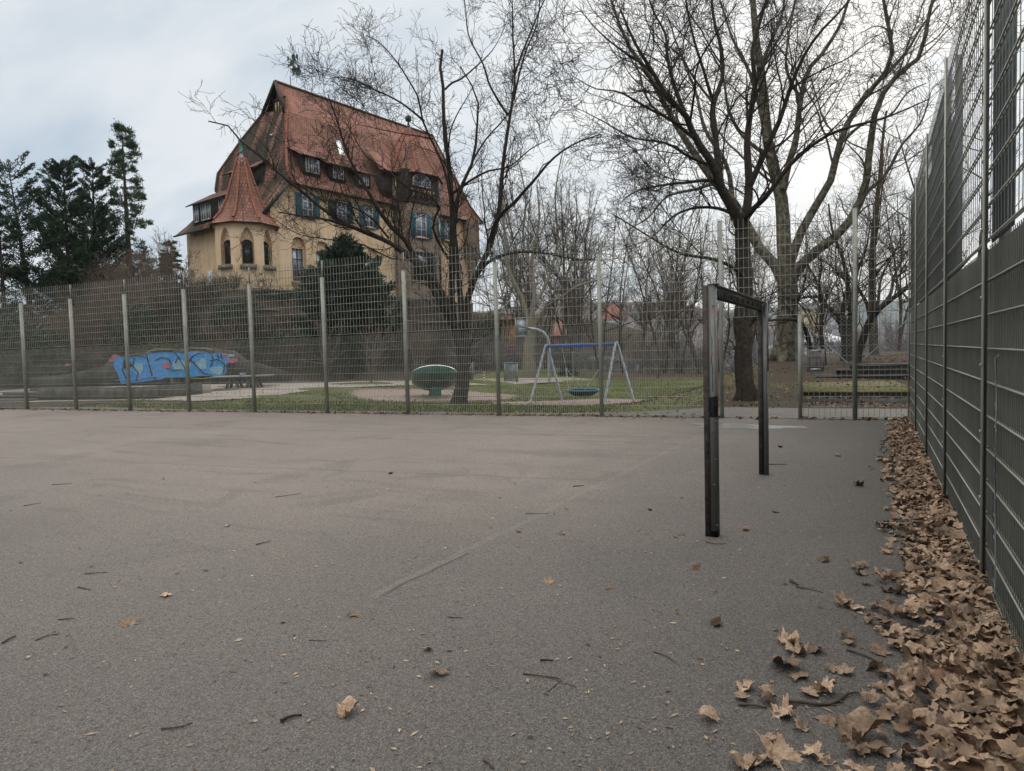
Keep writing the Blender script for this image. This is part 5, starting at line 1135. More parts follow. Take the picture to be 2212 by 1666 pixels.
# great plane tree
b5 = at(1697, 784, 30.); b5[2] = float(zt(b5[0], b5[1])); D5 = 30.
L5 = [([b5+(0, 0, -.2)]+pxl(D5, [(1697, 775), (1700, 740), (1700, 690), (1702, 630), (1700, 590)]), .50, .42),
 ([b5+(-.9, -.3, -.15), b5+(-.5, -.15, .12), at(1692, 735, D5)], .16, .3), ([b5+(.8, -.3, -.2), b5+(.4, -.1, .15), at(1702, 730, D5)], .16, .3), ([b5+(-.1, -1., -.15), b5+(-.05, -.5, .12), at(1698, 740, D5-.1)], .14, .28),
 (pxl(D5, [(1698, 620), (1680, 580), (1654, 556), (1622, 500), (1583, 437), (1544, 391), (1517, 359), (1482, 305), (1443, 242), (1411, 176), (1361, 105), (1333, 39), (1310, -30)], D5+2), .26, .05),
 (pxl(D5, [(1700, 600), (1697, 570), (1691, 500), (1689, 440), (1677, 391), (1664, 340), (1656, 300), (1650, 234), (1642, 156), (1630, 78), (1622, -30)], D5+1), .36, .12),
 (pxl(D5+.2, [(1692, 410), (1700, 365), (1720, 305), (1732, 219), (1747, 156), (1779, 117), (1810, 70), (1840, -20)], D5-1), .17, .05),
 (pxl(D5, [(1703, 580), (1730, 500), (1759, 449), (1794, 391), (1814, 312), (1849, 234), (1880, 195), (1908, 168), (1927, 117), (1923, 78), (1905, -20)], D5-2), .22, .06),
 (pxl(D5, [(1706, 610), (1740, 560), (1771, 535), (1826, 488), (1865, 422), (1880, 312), (1896, 234), (1927, 176), (1990, 125), (2005, 59), (2020, -20)], D5-3), .24, .06),
 (pxl(D5+.3, [(1656, 310), (1640, 230), (1618, 156), (1580, 78), (1555, 0)], D5+3), .13, .04),
 (pxl(D5+.3, [(1640, 150), (1665, 90), (1690, 30), (1700, -30)], D5+2), .10, .04),
 (pxl(D5+.3, [(1545, 395), (1500, 410), (1440, 425), (1400, 470), (1350, 500)], D5-1), .09, .02),
 (pxl(D5+.5, [(1583, 437), (1570, 360), (1520, 280), (1500, 200), (1470, 120), (1440, 30)], D5+3), .12, .03),
 (pxl(D5-1, [(1814, 312), (1860, 270), (1920, 250), (1960, 200), (2000, 180)], D5-3), .08, .02),
 (pxl(D5-1, [(1865, 422), (1910, 380), (1950, 310), (1985, 270), (2010, 200)], D5-3), .09, .02),
 (pxl(D5, [(1700, 640), (1730, 660), (1752, 700), (1760, 745)], D5-1), .06, .03),
 (pxl(D5, [(1665, 340), (1610, 300), (1575, 240), (1560, 160), (1520, 90)], D5-1), .1, .03),
 (pxl(D5, [(1732, 219), (1700, 150), (1705, 80), (1720, 0)], D5+1), .08, .03),
 (pxl(D5-1, [(1908, 168), (1960, 110), (1990, 60), (2030, 10)], D5-2), .08, .03)]
tree('plane_tree', b5, L5, 'huge pale-barked plane tree with a broad trunk on the mound beyond the gateway', 'bark_plane', 'twig_mid',
 [dict(dens=.5, lr=(3., 7.5), K=12, t0=.25, up=.3, wob=.12, rr=(.3, .45), rmax=.07), dict(dens=1.3, lr=(1.6, 4.6), K=9, t0=.15, up=.25, wob=.2, rr=(.25, .45), rmax=.045), dict(dens=2.2, lr=(.6, 1.9), K=6, up=.1, wob=.25, t0=.1, rr=(.35, .6), rmax=.018), dict(dens=2.9, lr=(.3, .9), K=4, up=.05, wob=.28, rr=(.5, .8), rmax=.009, t0=.1)], minr=.0075)

def auto_limbs(base, H, spread, stems, r0, fork=.3, lean=0., nl=5, rng=RNG):
    out = []; b = np.array(base, float)
    for s in range(stems):
        az = rng.uniform(0, 2*math.pi); tilt = rng.uniform(.02, .10)+(.16 if stems > 1 else 0)*rng.uniform(.3, 1.); d = np.array([math.cos(az)*tilt*1.5+lean, math.sin(az)*tilt*1.5, 1.]); 
        P = [b+(0, 0, -.15)]; p = b.copy(); n = 7
        for k in range(n): p = p+d/np.linalg.norm(d)*H/n; d = d+rng.normal(0, .07, 3)+(0, 0, .06); P.append(p.copy())
        out.append((P, r0/(stems**.5), r0*.12)); PP = smoothpath(P, 30)
        for j in range(nl):
            t = rng.uniform(fork, .85); i = int(t*29); az2 = rng.uniform(0, 2*math.pi); dd = np.array([math.cos(az2), math.sin(az2), rng.uniform(.25, 1.1)]); l = spread*(1.15-t)*rng.uniform(.7, 1.2); q = PP[i].copy(); Q = [q.copy()]
            dd /= np.linalg.norm(dd)
            for k in range(5): q = q+dd*l/5; dd = dd+rng.normal(0, .12, 3)+(0, 0, .07); dd /= np.linalg.norm(dd); Q.append(q.copy())
            out.append((Q, r0*(1-t)*.5+.015, .012))
    return out
def at_base(px, py, D=None):
    if D is None: return gnd(px, py)
    p = at(px, py, D); p[2] = float(zt(p[0], p[1])); return p
LV_mid = [dict(dens=2.0, lr=(1., 3.2), K=6, t0=.2, up=.4, wob=.16, rr=(.3, .5), rmax=.03), dict(dens=3., lr=(.4, 1.6), K=5, up=.2, wob=.2, t0=.1, rr=(.4, .65), rmax=.014), dict(dens=3.4, lr=(.2, .8), K=3, up=.1, wob=.2, rr=(.5, .8), rmax=.009, t0=.1)]
# multi-stemmed small trees on the right beyond the steps (picture-traced)
D6 = 28.; b6 = at_base(1828, 780, D6)
L6 = [([b6+(0, 0, -.2), at(1829, 740, D6), at(1822, 700, D6), at(1814, 682, D6)], .26, .2),
 (pxl(D6, [(1816, 690), (1808, 682), (1787, 661), (1775, 643), (1750, 640), (1714, 646), (1690, 640)], D6-1), .11, .03),
 (pxl(D6, [(1820, 720), (1818, 680), (1828, 645), (1832, 610), (1822, 560), (1800, 500), (1790, 440)], D6), .14, .03),
 (pxl(D6, [(1838, 740), (1836, 690), (1838, 640), (1850, 590), (1870, 540), (1880, 480)], D6-1), .12, .02),
 (pxl(D6, [(1775, 643), (1765, 610), (1745, 570), (1740, 520)], D6), .07, .01),
 (pxl(D6, [(1832, 615), (1800, 580), (1770, 560), (1730, 545)], D6), .05, .01)]
tree('bare_tree', b6, L6, 'dark twin-stemmed leafless tree beyond the steps, left of the tall gate post', 'bark_dark', 'twig_dark', LV_mid, minr=.005)
D7 = 26.; b7 = at_base(1850, 778, D7)
L7 = [([b7+(0, 0, -.2)]+pxl(D7, [(1853, 765), (1867, 723), (1878, 690), (1892, 672), (1919, 652), (1958, 620), (2000, 585)], D7-1.5), .18, .05),
 (pxl(D7, [(1880, 690), (1872, 655), (1852, 620), (1840, 590), (1830, 540)], D7), .09, .015), (pxl(D7-.4, [(1905, 662), (1925, 635), (1932, 600), (1950, 560), (1952, 500)], D7), .08, .015),
 (pxl(D7, [(1870, 715), (1895, 660), (1905, 600), (1935, 540), (1960, 470)], D7+1), .08, .01)]
tree('bare_tree', b7, L7, 'leafless tree leaning right behind the top of the steps, next to the screen fence', 'bark_dark', 'twig_dark', LV_mid, minr=.005)
D8 = 34.; b8 = at_base(1889, 770, D8)
L8 = [([b8+(0, 0, -.2)]+pxl(D8, [(1888, 740), (1886, 690), (1884, 640), (1886, 560), (1892, 469), (1902, 390), (1908, 312), (1915, 240)]), .24, .05)]+auto_limbs(at(1886, 650, D8), 8, 4.5, 2, .1, .2)
tree('bare_tree', b8, L8, 'tall straight bare tree standing upright behind the leaning one near the screen fence', 'bark_mid', 'twig_mid', LV_mid, minr=.005)
D9 = 26.; b9 = at_base(1782, 784, D9)
tree('bare_tree', b9, [([b9+(0, 0, -.2)]+pxl(D9, [(1780, 770), (1773, 714), (1776, 665), (1768, 620), (1775, 560)]), .11, .03), (pxl(D9, [(1774, 670), (1790, 640), (1812, 600), (1840, 570)]), .05, .01)], 'thin upright dark sapling to the right of the slatted board', 'bark_dark', 'twig_dark', LV_mid, minr=.005)
b10 = at_base(1752, 786, 25.)
tree('bare_tree', b10, [([b10+(0, 0, -.2)]+pxl(25., [(1751, 765), (1744, 725), (1736, 704), (1722, 692), (1690, 690), (1654, 694), (1600, 690)], 23.), .12, .02), (pxl(25., [(1738, 706), (1715, 680), (1690, 650), (1670, 640)], 24), .06, .01)], 'dark sapling bent sharply to the left behind the slatted board', 'bark_dark', 'twig_dark', LV_mid, minr=.005)
# plane with cut pale limbs behind the basketball hoop
bP = at_base(1142, 822, 47.); DP = float((bP-CAM)@CF)
LP_ = [([bP+(0, 0, -.2)]+pxl(DP, [(1142, 800), (1143, 760), (1146, 720), (1148, 690)]), .50, .36), (pxl(DP, [(1146, 730), (1140, 690), (1125, 640), (1110, 610), (1095, 570), (1090, 500), (1080, 420)]), .22, .05),
 (pxl(DP, [(1148, 720), (1160, 690), (1190, 655), (1215, 640), (1245, 620), (1290, 605)]), .2, .06), (pxl(DP, [(1147, 700), (1155, 640), (1150, 560), (1165, 480), (1160, 400)]), .2, .04), (pxl(DP, [(1156, 660), (1185, 600), (1205, 520), (1200, 430), (1215, 330)]), .14, .03), (pxl(DP, [(1150, 600), (1130, 520), (1135, 430), (1120, 350)]), .12, .03)]
tree('plane_tree', bP, LP_, 'ivy-flecked plane tree with thick pale limbs behind the basketball board', 'bark_pale', 'twig_mid', [dict(dens=1.0, lr=(1.6, 4.5), K=7, t0=.2, up=.45, wob=.15, rr=(.3, .5), rmax=.06), dict(dens=1.5, lr=(.7, 2.2), K=5, up=.25, wob=.2, t0=.1, rr=(.4, .65), rmax=.025), dict(dens=2., lr=(.4, 1.1), K=3, up=.1, wob=.2, rr=(.5, .8), rmax=.012, t0=.1)], minr=.007)
# loose rank of bare trees in the background; every one its own kind of lean
bgt = [(1216, 810, 52, 13, 5, 1, .30, 'forked dark tree just right of the basketball pole'), (1243, 806, 50, 14, 5, 1, .28, 'straight dark tree directly behind the swing ropes'), (1296, 800, 58, 15, 5.5, 3, .26, 'slim three-stemmed tree behind the right end of the blue swing beam'),
 (1345, 800, 62, 14, 6, 2, .26, 'bare tree in front of the white house'), (1418, 797, 46, 13, 6, 2, .24, 'dark bare tree left of the wooden goal post'), (1437, 797, 56, 14, 5, 2, .3, 'tall bare tree close behind the one left of the goal post'), (1470, 795, 60, 15, 5, 2, .32, 'tall ivy-dark tree between the goal post and its left neighbour'),
 (1512, 792, 52, 13, 5, 2, .28, 'tall bare tree directly behind the near goal post'), (1556, 790, 56, 13, 5, 3, .28, 'many-stemmed bare tree seen inside the goal frame'), (1655, 784, 45, 9, 4, 1, .16, 'thin bare tree between the knobbly trunk and the plane tree'), (1180, 812, 75, 22, 7, 5, .4, 'broad bundle of upright stems behind the villa side of the playground'),
 (1118, 806, 85, 24, 7, 5, .4, 'fine upright bare tree rising just right of the villa roof'), (1250, 800, 82, 22, 8, 5, .4, 'wide fan of fine upright twigs in the middle distance'), (1375, 798, 78, 18, 8, 4, .36, 'rounded bare tree in front of the wooded hill'), (1600, 790, 70, 17, 7, 4, .36, 'bare tree filling the gap behind the knobbly trunk'),
 (1760, 788, 48, 9, 5, 2, .2, 'bare tree behind the gate panel board'), (1940, 780, 44, 11, 5, 3, .26, 'fan-shaped bare tree against the sky beside the screen fence'), (1990, 800, 46, 15, 5, 2, .32, 'tall trunk seen above and beyond the screen fence'), (2080, 800, 30, 11, 5, 2, .24, 'bare tree beyond the screen fence at the right edge'),
 (1088, 815, 60, 14, 5, 3, .2, 'bundle of thin upright stems just left of the basketball board'), (1165, 812, 64, 18, 6, 4, .3, 'fine upright tree directly above the curved basketball pole'), (1230, 808, 66, 18, 7, 4, .3, 'fine many-stemmed tree above the left half of the swing'), (1460, 796, 66, 17, 7, 4, .3, 'fine bushy tree to the left of the near goal post'), (1640, 790, 58, 15, 6, 4, .28, 'fine bushy tree inside the right half of the goal frame'),
 (1840, 784, 50, 12, 6, 4, .24, 'fine bushy tree behind the tall gate post'),]
for px, py, D, H_, sp, stn, r0, lab in bgt:
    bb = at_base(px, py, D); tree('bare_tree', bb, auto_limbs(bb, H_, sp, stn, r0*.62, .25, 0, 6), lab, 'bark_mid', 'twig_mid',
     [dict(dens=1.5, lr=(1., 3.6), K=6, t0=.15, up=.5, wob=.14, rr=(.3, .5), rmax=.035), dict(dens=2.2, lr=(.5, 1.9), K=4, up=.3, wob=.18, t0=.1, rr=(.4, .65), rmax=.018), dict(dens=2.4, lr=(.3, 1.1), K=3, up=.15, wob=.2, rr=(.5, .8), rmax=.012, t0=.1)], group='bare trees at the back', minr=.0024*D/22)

# evergreens ---------------------------------------------------------------
def leaves(C_, size, flat=.0, aspect=.4, up=0., dirs=None):
    """little bent two-triangle sprays at the points C_"""
    n = len(C_); d = RNG.normal(size=(n, 3)) if dirs is None else dirs+RNG.normal(0, .45, (n, 3)); d[:, 2] = d[:, 2]*(1-flat)+up; d /= np.linalg.norm(d, axis=1, keepdims=True)
    s = RNG.normal(size=(n, 3)); s -= (s*d).sum(1, keepdims=True)*d; s /= np.linalg.norm(s, axis=1, keepdims=True); L_ = size*RNG.uniform(.6, 1.4, (n, 1))
    return np.stack([C_-s*L_*aspect*.5, C_+s*L_*aspect*.5, C_+d*L_], 1)
def conifer(name, base, H_, rad, label, m_, bark, nb, seed, size, dens, prof, lean=0., droop=.1, upc=.2, group=None, t0=.05, tuft=0):
    rng = np.random.default_rng(seed); o = thing(name, base, label, 'conifer', group)
    P = [np.array(base)+np.array([lean*H_*(k/8)**1.4*CR[0], lean*H_*(k/8)**1.4*CR[1], H_*k/8-.2*(k == 0)]) for k in range(9)]; P = smoothpath(P, 24); r0 = H_*.02
    m = MB().tubes(P, np.linspace(r0, .02, 24), 8); pts = []; dr = []
    for j in range(nb):
        t = t0+(1-t0)*rng.random(); i = int(t*23); l = rad*prof(t)*rng.uniform(.55, 1.15); az = rng.uniform(0, 2*math.pi); d = np.array([math.cos(az), math.sin(az), upc+rng.normal(0, .12)]); q = P[i].copy(); Q = [q.copy()]
        for k in range(5): q = q+d/np.linalg.norm(d)*l/5; d = d+rng.normal(0, .07, 3)-(0, 0, droop*(k < 3))+(0, 0, droop*(k >= 3)); Q.append(q.copy())
        Q = np.array(Q); m.tubes(Q, np.linspace(.035, .008, 6), 4); nn_ = int(dens*l*rng.uniform(.4, 1.4)); 
        tt_ = rng.uniform(.15, 1.05, nn_)**.8; cc = np.stack([np.interp(tt_*5, np.arange(6), Q[:, a]) for a in range(3)], -1); w_ = (.07+.085*l)*(1.15-tt_*.75)
        cc = cc+rng.normal(0, 1, (nn_, 3))*w_[:, None]*np.array([1, 1, .45]); pts.append(cc); dr.append(np.repeat((Q[-1]-Q[0])[None]/(l+1e-6), nn_, 0))
        if tuft: nt_ = int(tuft*rng.uniform(.5, 1.5)); cc = Q[-1]*.85+Q[3]*.15+rng.normal(0, 1, (nt_, 3))*np.array([.17, .17, .15])*rng.uniform(.8, 1.5); pts.append(cc); dr.append(np.repeat(np.array([[d[0]*.4, d[1]*.4, .9]]), nt_, 0))
    m.build('trunk', bark, o); C_ = np.concatenate(pts); T_ = leaves(C_, size, dirs=np.concatenate(dr)*1.0)
    MB().tris(T_.reshape(-1, 3), np.arange(len(C_)*3).reshape(-1, 3)).build('crown', m_, o); return o
def tipped(px, pyt, D, pyb=None):
    p = at(px, 600, D); z = float(zt(p[0], p[1])); return (p[0], p[1], z), float(at(px, pyt, D)[2])-z
b_, h_ = tipped(281, 268, 72); conifer('sequoia_tree', b_, h_, 2.5, 'tall narrow green conifer with a rounded top, standing left of the villa', 'sequoia', 'bark_mid', 130, 5, .22, 34, lambda t: 1.0-.66*max(0, (t-.4)/.6), 0, .10, .25, t0=.2, tuft=105)
b_, h_ = tipped(150, 352, 66); conifer('spruce_tree', b_, h_, 5.4, 'dark dense conifer with spiky tops in the middle of the left-hand group', 'conifer', 'bark_dark', 170, 6, .27, 72, lambda t: 1.0-.7*t, 0, -.05, .75)
b_, h_ = tipped(205, 362, 69); conifer('spruce_tree', b_, h_, 4.6, 'dark spiky conifer right beside the tall narrow one', 'conifer', 'bark_dark', 140, 7, .27, 72, lambda t: 1.0-.68*t, .03, -.05, .8)
b_, h_ = tipped(66, 356, 64); conifer('spruce_tree', b_, h_, 5.8, 'open feathery conifer leaning left near the left edge', 'conifer', 'bark_dark', 95, 8, .26, 62, lambda t: 1.05-.65*t, -.08, -.05, .6)
b_, h_ = tipped(5, 440, 60); conifer('spruce_tree', b_, h_, 4., 'lower dark conifer cut by the left edge of the picture', 'conifer', 'bark_dark', 100, 9, .27, 65, lambda t: 1.05-.75*t, 0, .0, .45)
b_, h_ = tipped(372, 520, 66); conifer('spruce_tree', b_, h_, 2.2, 'small green conifer peeping out beside the left wall of the villa', 'sequoia', 'bark_dark', 60, 10, .3, 90, lambda t: 1.05-.8*t)
# big dark yew in front of the villa
yb = at(752, 745, 46.); yb[2] = float(zt(yb[0], yb[1])); yh = float(at(752, 508, 46)[2])-yb[2]
conifer('yew_tree', yb, yh*.99, 4.3, 'big dense near-black yew standing in front of the villa wall', 'yew', 'bark_dark', 330, 12, .26, 150, lambda t: (1.0 if t < .3 else 1-((t-.3)/.7)**1.2)*(1+.18*math.sin(t*37)), 0, -.02, 1.1, t0=.02, tuft=25)
for k, (px, py, D, r, lab) in enumerate(((30, 690, 46, 2.6, 'rounded dull green evergreen bush at the far left behind the fence'), (105, 705, 47, 1.8, 'lower grey-green bush right of the far left one'), (300, 655, 50, 1.9, 'grey-green bush on the slope above the graffiti wall'), (514, 720, 46, .8, 'narrow dark green shrub above the right end of the graffiti wall'), (1062, 700, 66, 2.4, 'dark ivy-covered shrub left of the brick tower'), (1030, 760, 62, 1.8, 'dark ivy mound beside the foot of the villa'), (1226, 813, 50, .7, 'low dark bush just right of the basketball pole foot'))):
    p = at(px, py, D); z0 = float(zt(p[0], p[1])); n = int(2600*r*r) if r < 1.5 else int(2200*r*r); 
    th = RNG.uniform(0, 2*math.pi, n); ph = np.arccos(RNG.uniform(-.2, 1, n)); rr = r*(1+.16*np.sin(3*th+k)+.14*np.sin(5*ph*2+k))*RNG.uniform(.6, 1.05, n)**.6
    C_ = np.stack([p[0]+rr*np.sin(ph)*np.cos(th), p[1]+rr*np.sin(ph)*np.sin(th), np.maximum(z0+max(p[2]-z0-r*.2, .2)*np.abs(np.cos(ph))*.6+rr*np.cos(ph)*.95, z0)], -1)
    o = thing('evergreen_shrub', (p[0], p[1], z0), lab, 'bush'); MB().tris(leaves(C_, .16).reshape(-1, 3), np.arange(n*3).reshape(-1, 3)).build('foliage', 'ivy' if k != 3 else 'yew', o)
    MB().tubes([(p[0], p[1], z0-.1), (p[0]+.1, p[1], z0+r*.8)], .05, 5).build('stem', 'bark_dark', o)

def slope_pt0(d0, d1, x0, x1):
    D = random.uniform(d0, d1); px = random.uniform(x0, x1); p = at(px, 700, D); hu, hv = (p[:2]-BO)@BU, (p[:2]-BO)@BV
    return None if (hu > -5.5 and hv > -2.5) or float(zt(p[0], p[1])) < .5 else p
for k in range(16):
    q_ = None
    while q_ is None: q_ = slope_pt0(46, 60, -20, 900)
    r = random.uniform(.8, 1.7); z0 = float(zt(q_[0], q_[1])); n = int(1500*r*r); th = RNG.uniform(0, 2*math.pi, n); ph = np.arccos(RNG.uniform(-.1, 1, n)); rr = r*(1+.22*np.sin(3*th+k)+.2*np.sin(5*ph*2+k))*RNG.uniform(.5, 1.1, n)**.6
    C_ = np.stack([q_[0]+rr*1.3*np.sin(ph)*np.cos(th), q_[1]+rr*1.3*np.sin(ph)*np.sin(th), z0+rr*.75*np.cos(ph)+.1], -1)
    o = thing('ivy_mound', (q_[0], q_[1], z0), 'low dark ivy mound on the scrubby bank below the villa', 'bush', 'ivy mounds on the bank')
    MB().tris(leaves(C_, .15).reshape(-1, 3), np.arange(n*3).reshape(-1, 3)).build('foliage', 'ivy' if k % 2 else 'yew', o)
# brown undergrowth of bare twigs -------------------------------------------
def thicket(pts, hr, nst, lv, mname, name='undergrowth', minr=.006, spread=.35):
    n = len(pts); idx = np.repeat(np.arange(n), nst); N_ = len(idx); K = 6; h = RNG.uniform(*hr, N_); B_ = np.array([drop(p[0], p[1], -.1) for p in pts])[idx]; B_[:, :2] += RNG.normal(0, .25, (N_, 2))
    d = RNG.normal(0, spread, (N_, 3)); d[:, 2] = 1; Q = np.zeros((N_, K, 3)); Q[:, 0] = B_
    for k in range(1, K): d /= np.linalg.norm(d, axis=1, keepdims=True); Q[:, k] = Q[:, k-1]+d*(h/(K-1))[:, None]; d = d+RNG.normal(0, .12, (N_, 3))
    R_ = np.linspace(.018, .006, K)[None]*np.ones((N_, 1)); m = MB().tubes(Q, np.maximum(R_, minr), 3); P_, Rp = Q, R_
    for s in lv:
        P_, Rp = spawn(P_, Rp, **s); Rp = np.maximum(Rp, minr); m.tubes(P_, Rp, 3)
    return m.build(name, mname)
def scatter(n, fn): 
    out = []
    while len(out) < n:
        p = fn()
        if p is not None: out.append(p)
    return out
def slope_pt(d0, d1, x0, x1, hu1=99):
    D = random.uniform(d0, d1); px = random.uniform(x0, x1); p = at(px, 700, D); hu, hv = (p[:2]-BO)@BU, (p[:2]-BO)@BV
    if hu > -4.2 and hv > -1.6: return None
    if hu > 1 and hv > -1.0 and not (px > 840 and hv < -.6): return None
    if float(zt(p[0], p[1])) < .35: return None
    return p
lvT = [dict(dens=3.2, lr=(.5, 1.4), K=4, t0=.2, up=.25, wob=.2, rr=(.5, .8), rmax=.012), dict(dens=3.2, lr=(.25, .7), K=3, t0=.1, up=.1, wob=.2, rr=(.6, .9), rmax=.01)]
def scrub():
    p = slope_pt(45, 70, -60, 1010)
    if p is None: return None
    x_, _, = ((p-CAM)@CR/((p-CAM)@CF)*F+1106, 0)
    return None if (525 < x_ < 720 and (p-CAM)@CF > 50.3 and random.random() < .85) or (420 < x_ < 720 and random.random() < .3) else p
tag(thicket(scatter(260, scrub), (.7, 2.1), 8, lvT, 'twig_red', minr=.0085), kind='stuff')
tag(thicket(scatter(460, scrub), (.6, 1.9), 9, lvT, 'twig_scrub', minr=.012), kind='stuff')
def left_pt():
    D = random.uniform(52, 72); px = random.uniform(-60, 400); p = at(px, 700, D); hu, hv = (p[:2]-BO)@BU, (p[:2]-BO)@BV
    return p if hv > 15.5 or hu < -4 else None
tag(thicket(scatter(170, left_pt), (2.4, 6.2), 8, lvT, 'twig_red', minr=.011, spread=.22), kind='stuff')
def back_pt():
    D = random.uniform(50, 75); px = random.uniform(990, 2000)
    if 1290 < px < 1400 and random.random() < .6: return None
    p = at(px, 790, D); hu, hv = (p[:2]-BO)@BU, (p[:2]-BO)@BV
    return p if not (-5 < hu < 32 and hv > -3) else None
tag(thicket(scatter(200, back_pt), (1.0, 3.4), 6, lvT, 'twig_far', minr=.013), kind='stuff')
# a few bushes of long bare rods that stand out of the brush
for k, (px, py, D, h_, lab) in enumerate(((160, 600, 55, 7, 'tall thin bare shrub in front of the dark conifers'), (255, 600, 54, 5.5, 'bare reddish shrub below the tall narrow conifer'), (362, 600, 60, 6.5, 'thin bare rods rising beside the left edge of the villa'), (20, 600, 52, 5.5, 'grey bare shrub at the left edge'), (345, 610, 52, 4, 'bare shrub spreading in front of the lower villa wall'), (700, 690, 40, 3.4, 'twiggy brown shrub left of the foot of the yew'), (800, 790, 37, 3.2, 'twiggy brown shrub in front of the foot of the yew'), (905, 790, 42, 3.4, 'twiggy brown shrub between the yew and the green dish'))):
    bb = at_base(px, py, D); tree('bare_shrub', bb, auto_limbs(bb, h_, 1.6, 6, .09, .3, 0, 2), lab, 'twig_red', 'twig_red', [dict(dens=1.8, lr=(.6, 1.8), K=5, t0=.2, up=.6, wob=.15, rr=(.4, .6), rmax=.02), dict(dens=2.4, lr=(.3, .9), K=3, t0=.1, up=.3, wob=.2, rr=(.5, .8), rmax=.012)], cat='shrub', S0=5, minr=.008)
# distant wooded hillside as one mass of bare crowns
def wood_pt():
    az = math.radians(random.uniform(-36, 8)); D = random.uniform(150, 360); x, y = D*math.sin(az), D*math.cos(az); return (x, y, D)
P_ = scatter(420, wood_pt); m = MB()
stems = []; 
for (x, y, D) in P_:
    azd = math.degrees(math.atan2(x, y)); hh = np.interp(azd, np.linspace(-100, 70, 17), [8, 10, 12, 14, 17, 19, 25, 36, 33, 12, 12, 12, 12, 12, 11, 9, 7]); z = -14+(hh+14)*max(0, (D-240)/180)
    for s in range(7): stems.append((x+random.gauss(0, 2), y+random.gauss(0, 2), z, random.uniform(7, 12)))
stems = np.array(stems); N_ = len(stems); K = 5; Q = np.zeros((N_, K, 3)); Q[:, 0] = stems[:, :3]; d = RNG.normal(0, .22, (N_, 3)); d[:, 2] = 1
for k in range(1, K): Q[:, k] = Q[:, k-1]+d*(stems[:, 3]/(K-1))[:, None]; d = d+RNG.normal(0, .1, (N_, 3))
R_ = np.ones((N_, 1))*np.linspace(.14, .05, K)[None]; m.tubes(Q, R_, 3); P1, R1 = spawn(Q, R_, dens=.9, lr=(2, 5), K=3, t0=.25, up=.4, wob=.2, rmax=.06); m.tubes(P1, np.maximum(R1, .04), 3); P1, R1 = spawn(P1, R1, dens=.9, lr=(1, 3), K=2, t0=.1, up=.2, wob=.2, rmax=.05); m.tubes(P1, np.maximum(R1, .035), 3)
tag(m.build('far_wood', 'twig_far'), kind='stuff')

# ------------------------------------------------------------------ grass tufts
X_ = RNG.uniform(-27, -1.5, 160000); Y_ = RNG.uniform(12, 44, 160000); T2 = Y_-fence_y(X_)
dens_ = np.interp(T2, [1, 20, 30], [1, .5, .2])*(T2 > 1.0)*(X_ > -26)
dens_ *= (ell(X_, Y_, dish_c, 3.9, 3.6) < .5)*(ell(X_, Y_, swing_c+np.array([.5, .3, 0]), 4.2, 2.8, .05) < .5)*np.where(X_ > -6, .25, 1)*(zt(X_, Y_) < .5)*(T2 > np.interp(X_, [-9, -5, -3], [1, 1.4, 3]))
k_ = RNG.random(len(X_)) < dens_*.6
pd = ((X_+17)**2 > -1); X_, Y_ = X_[k_], Y_[k_]
pxs = np.array([p for p in pa]); 
def below_path(x, y):
    # keep clear of the path: compare with its near edge
    q = np.stack([x, y], -1)-CAM[:2]; a_ = np.arctan2(q[:, 0], q[:, 1]); ap = np.arctan2(pxs[:, 0], pxs[:, 1]); o_ = np.argsort(ap); return np.hypot(q[:, 0], q[:, 1]) < np.interp(a_, ap[o_], np.hypot(pxs[:, 0], pxs[:, 1])[o_])
k_ = below_path(X_, Y_) | (np.arctan2(X_, Y_) > math.radians(-24)); X_, Y_ = X_[k_], Y_[k_]
C_ = np.stack([X_, Y_, zt(X_, Y_)-.01], -1); nb_ = len(C_); dv = np.tile([0, 0, 1.5], (nb_, 1))
tag(MB().tris(leaves(C_, .075, aspect=.35, dirs=dv).reshape(-1, 3), np.arange(nb_*3).reshape(-1, 3)).build('grass', 'grassblade'), kind='stuff')

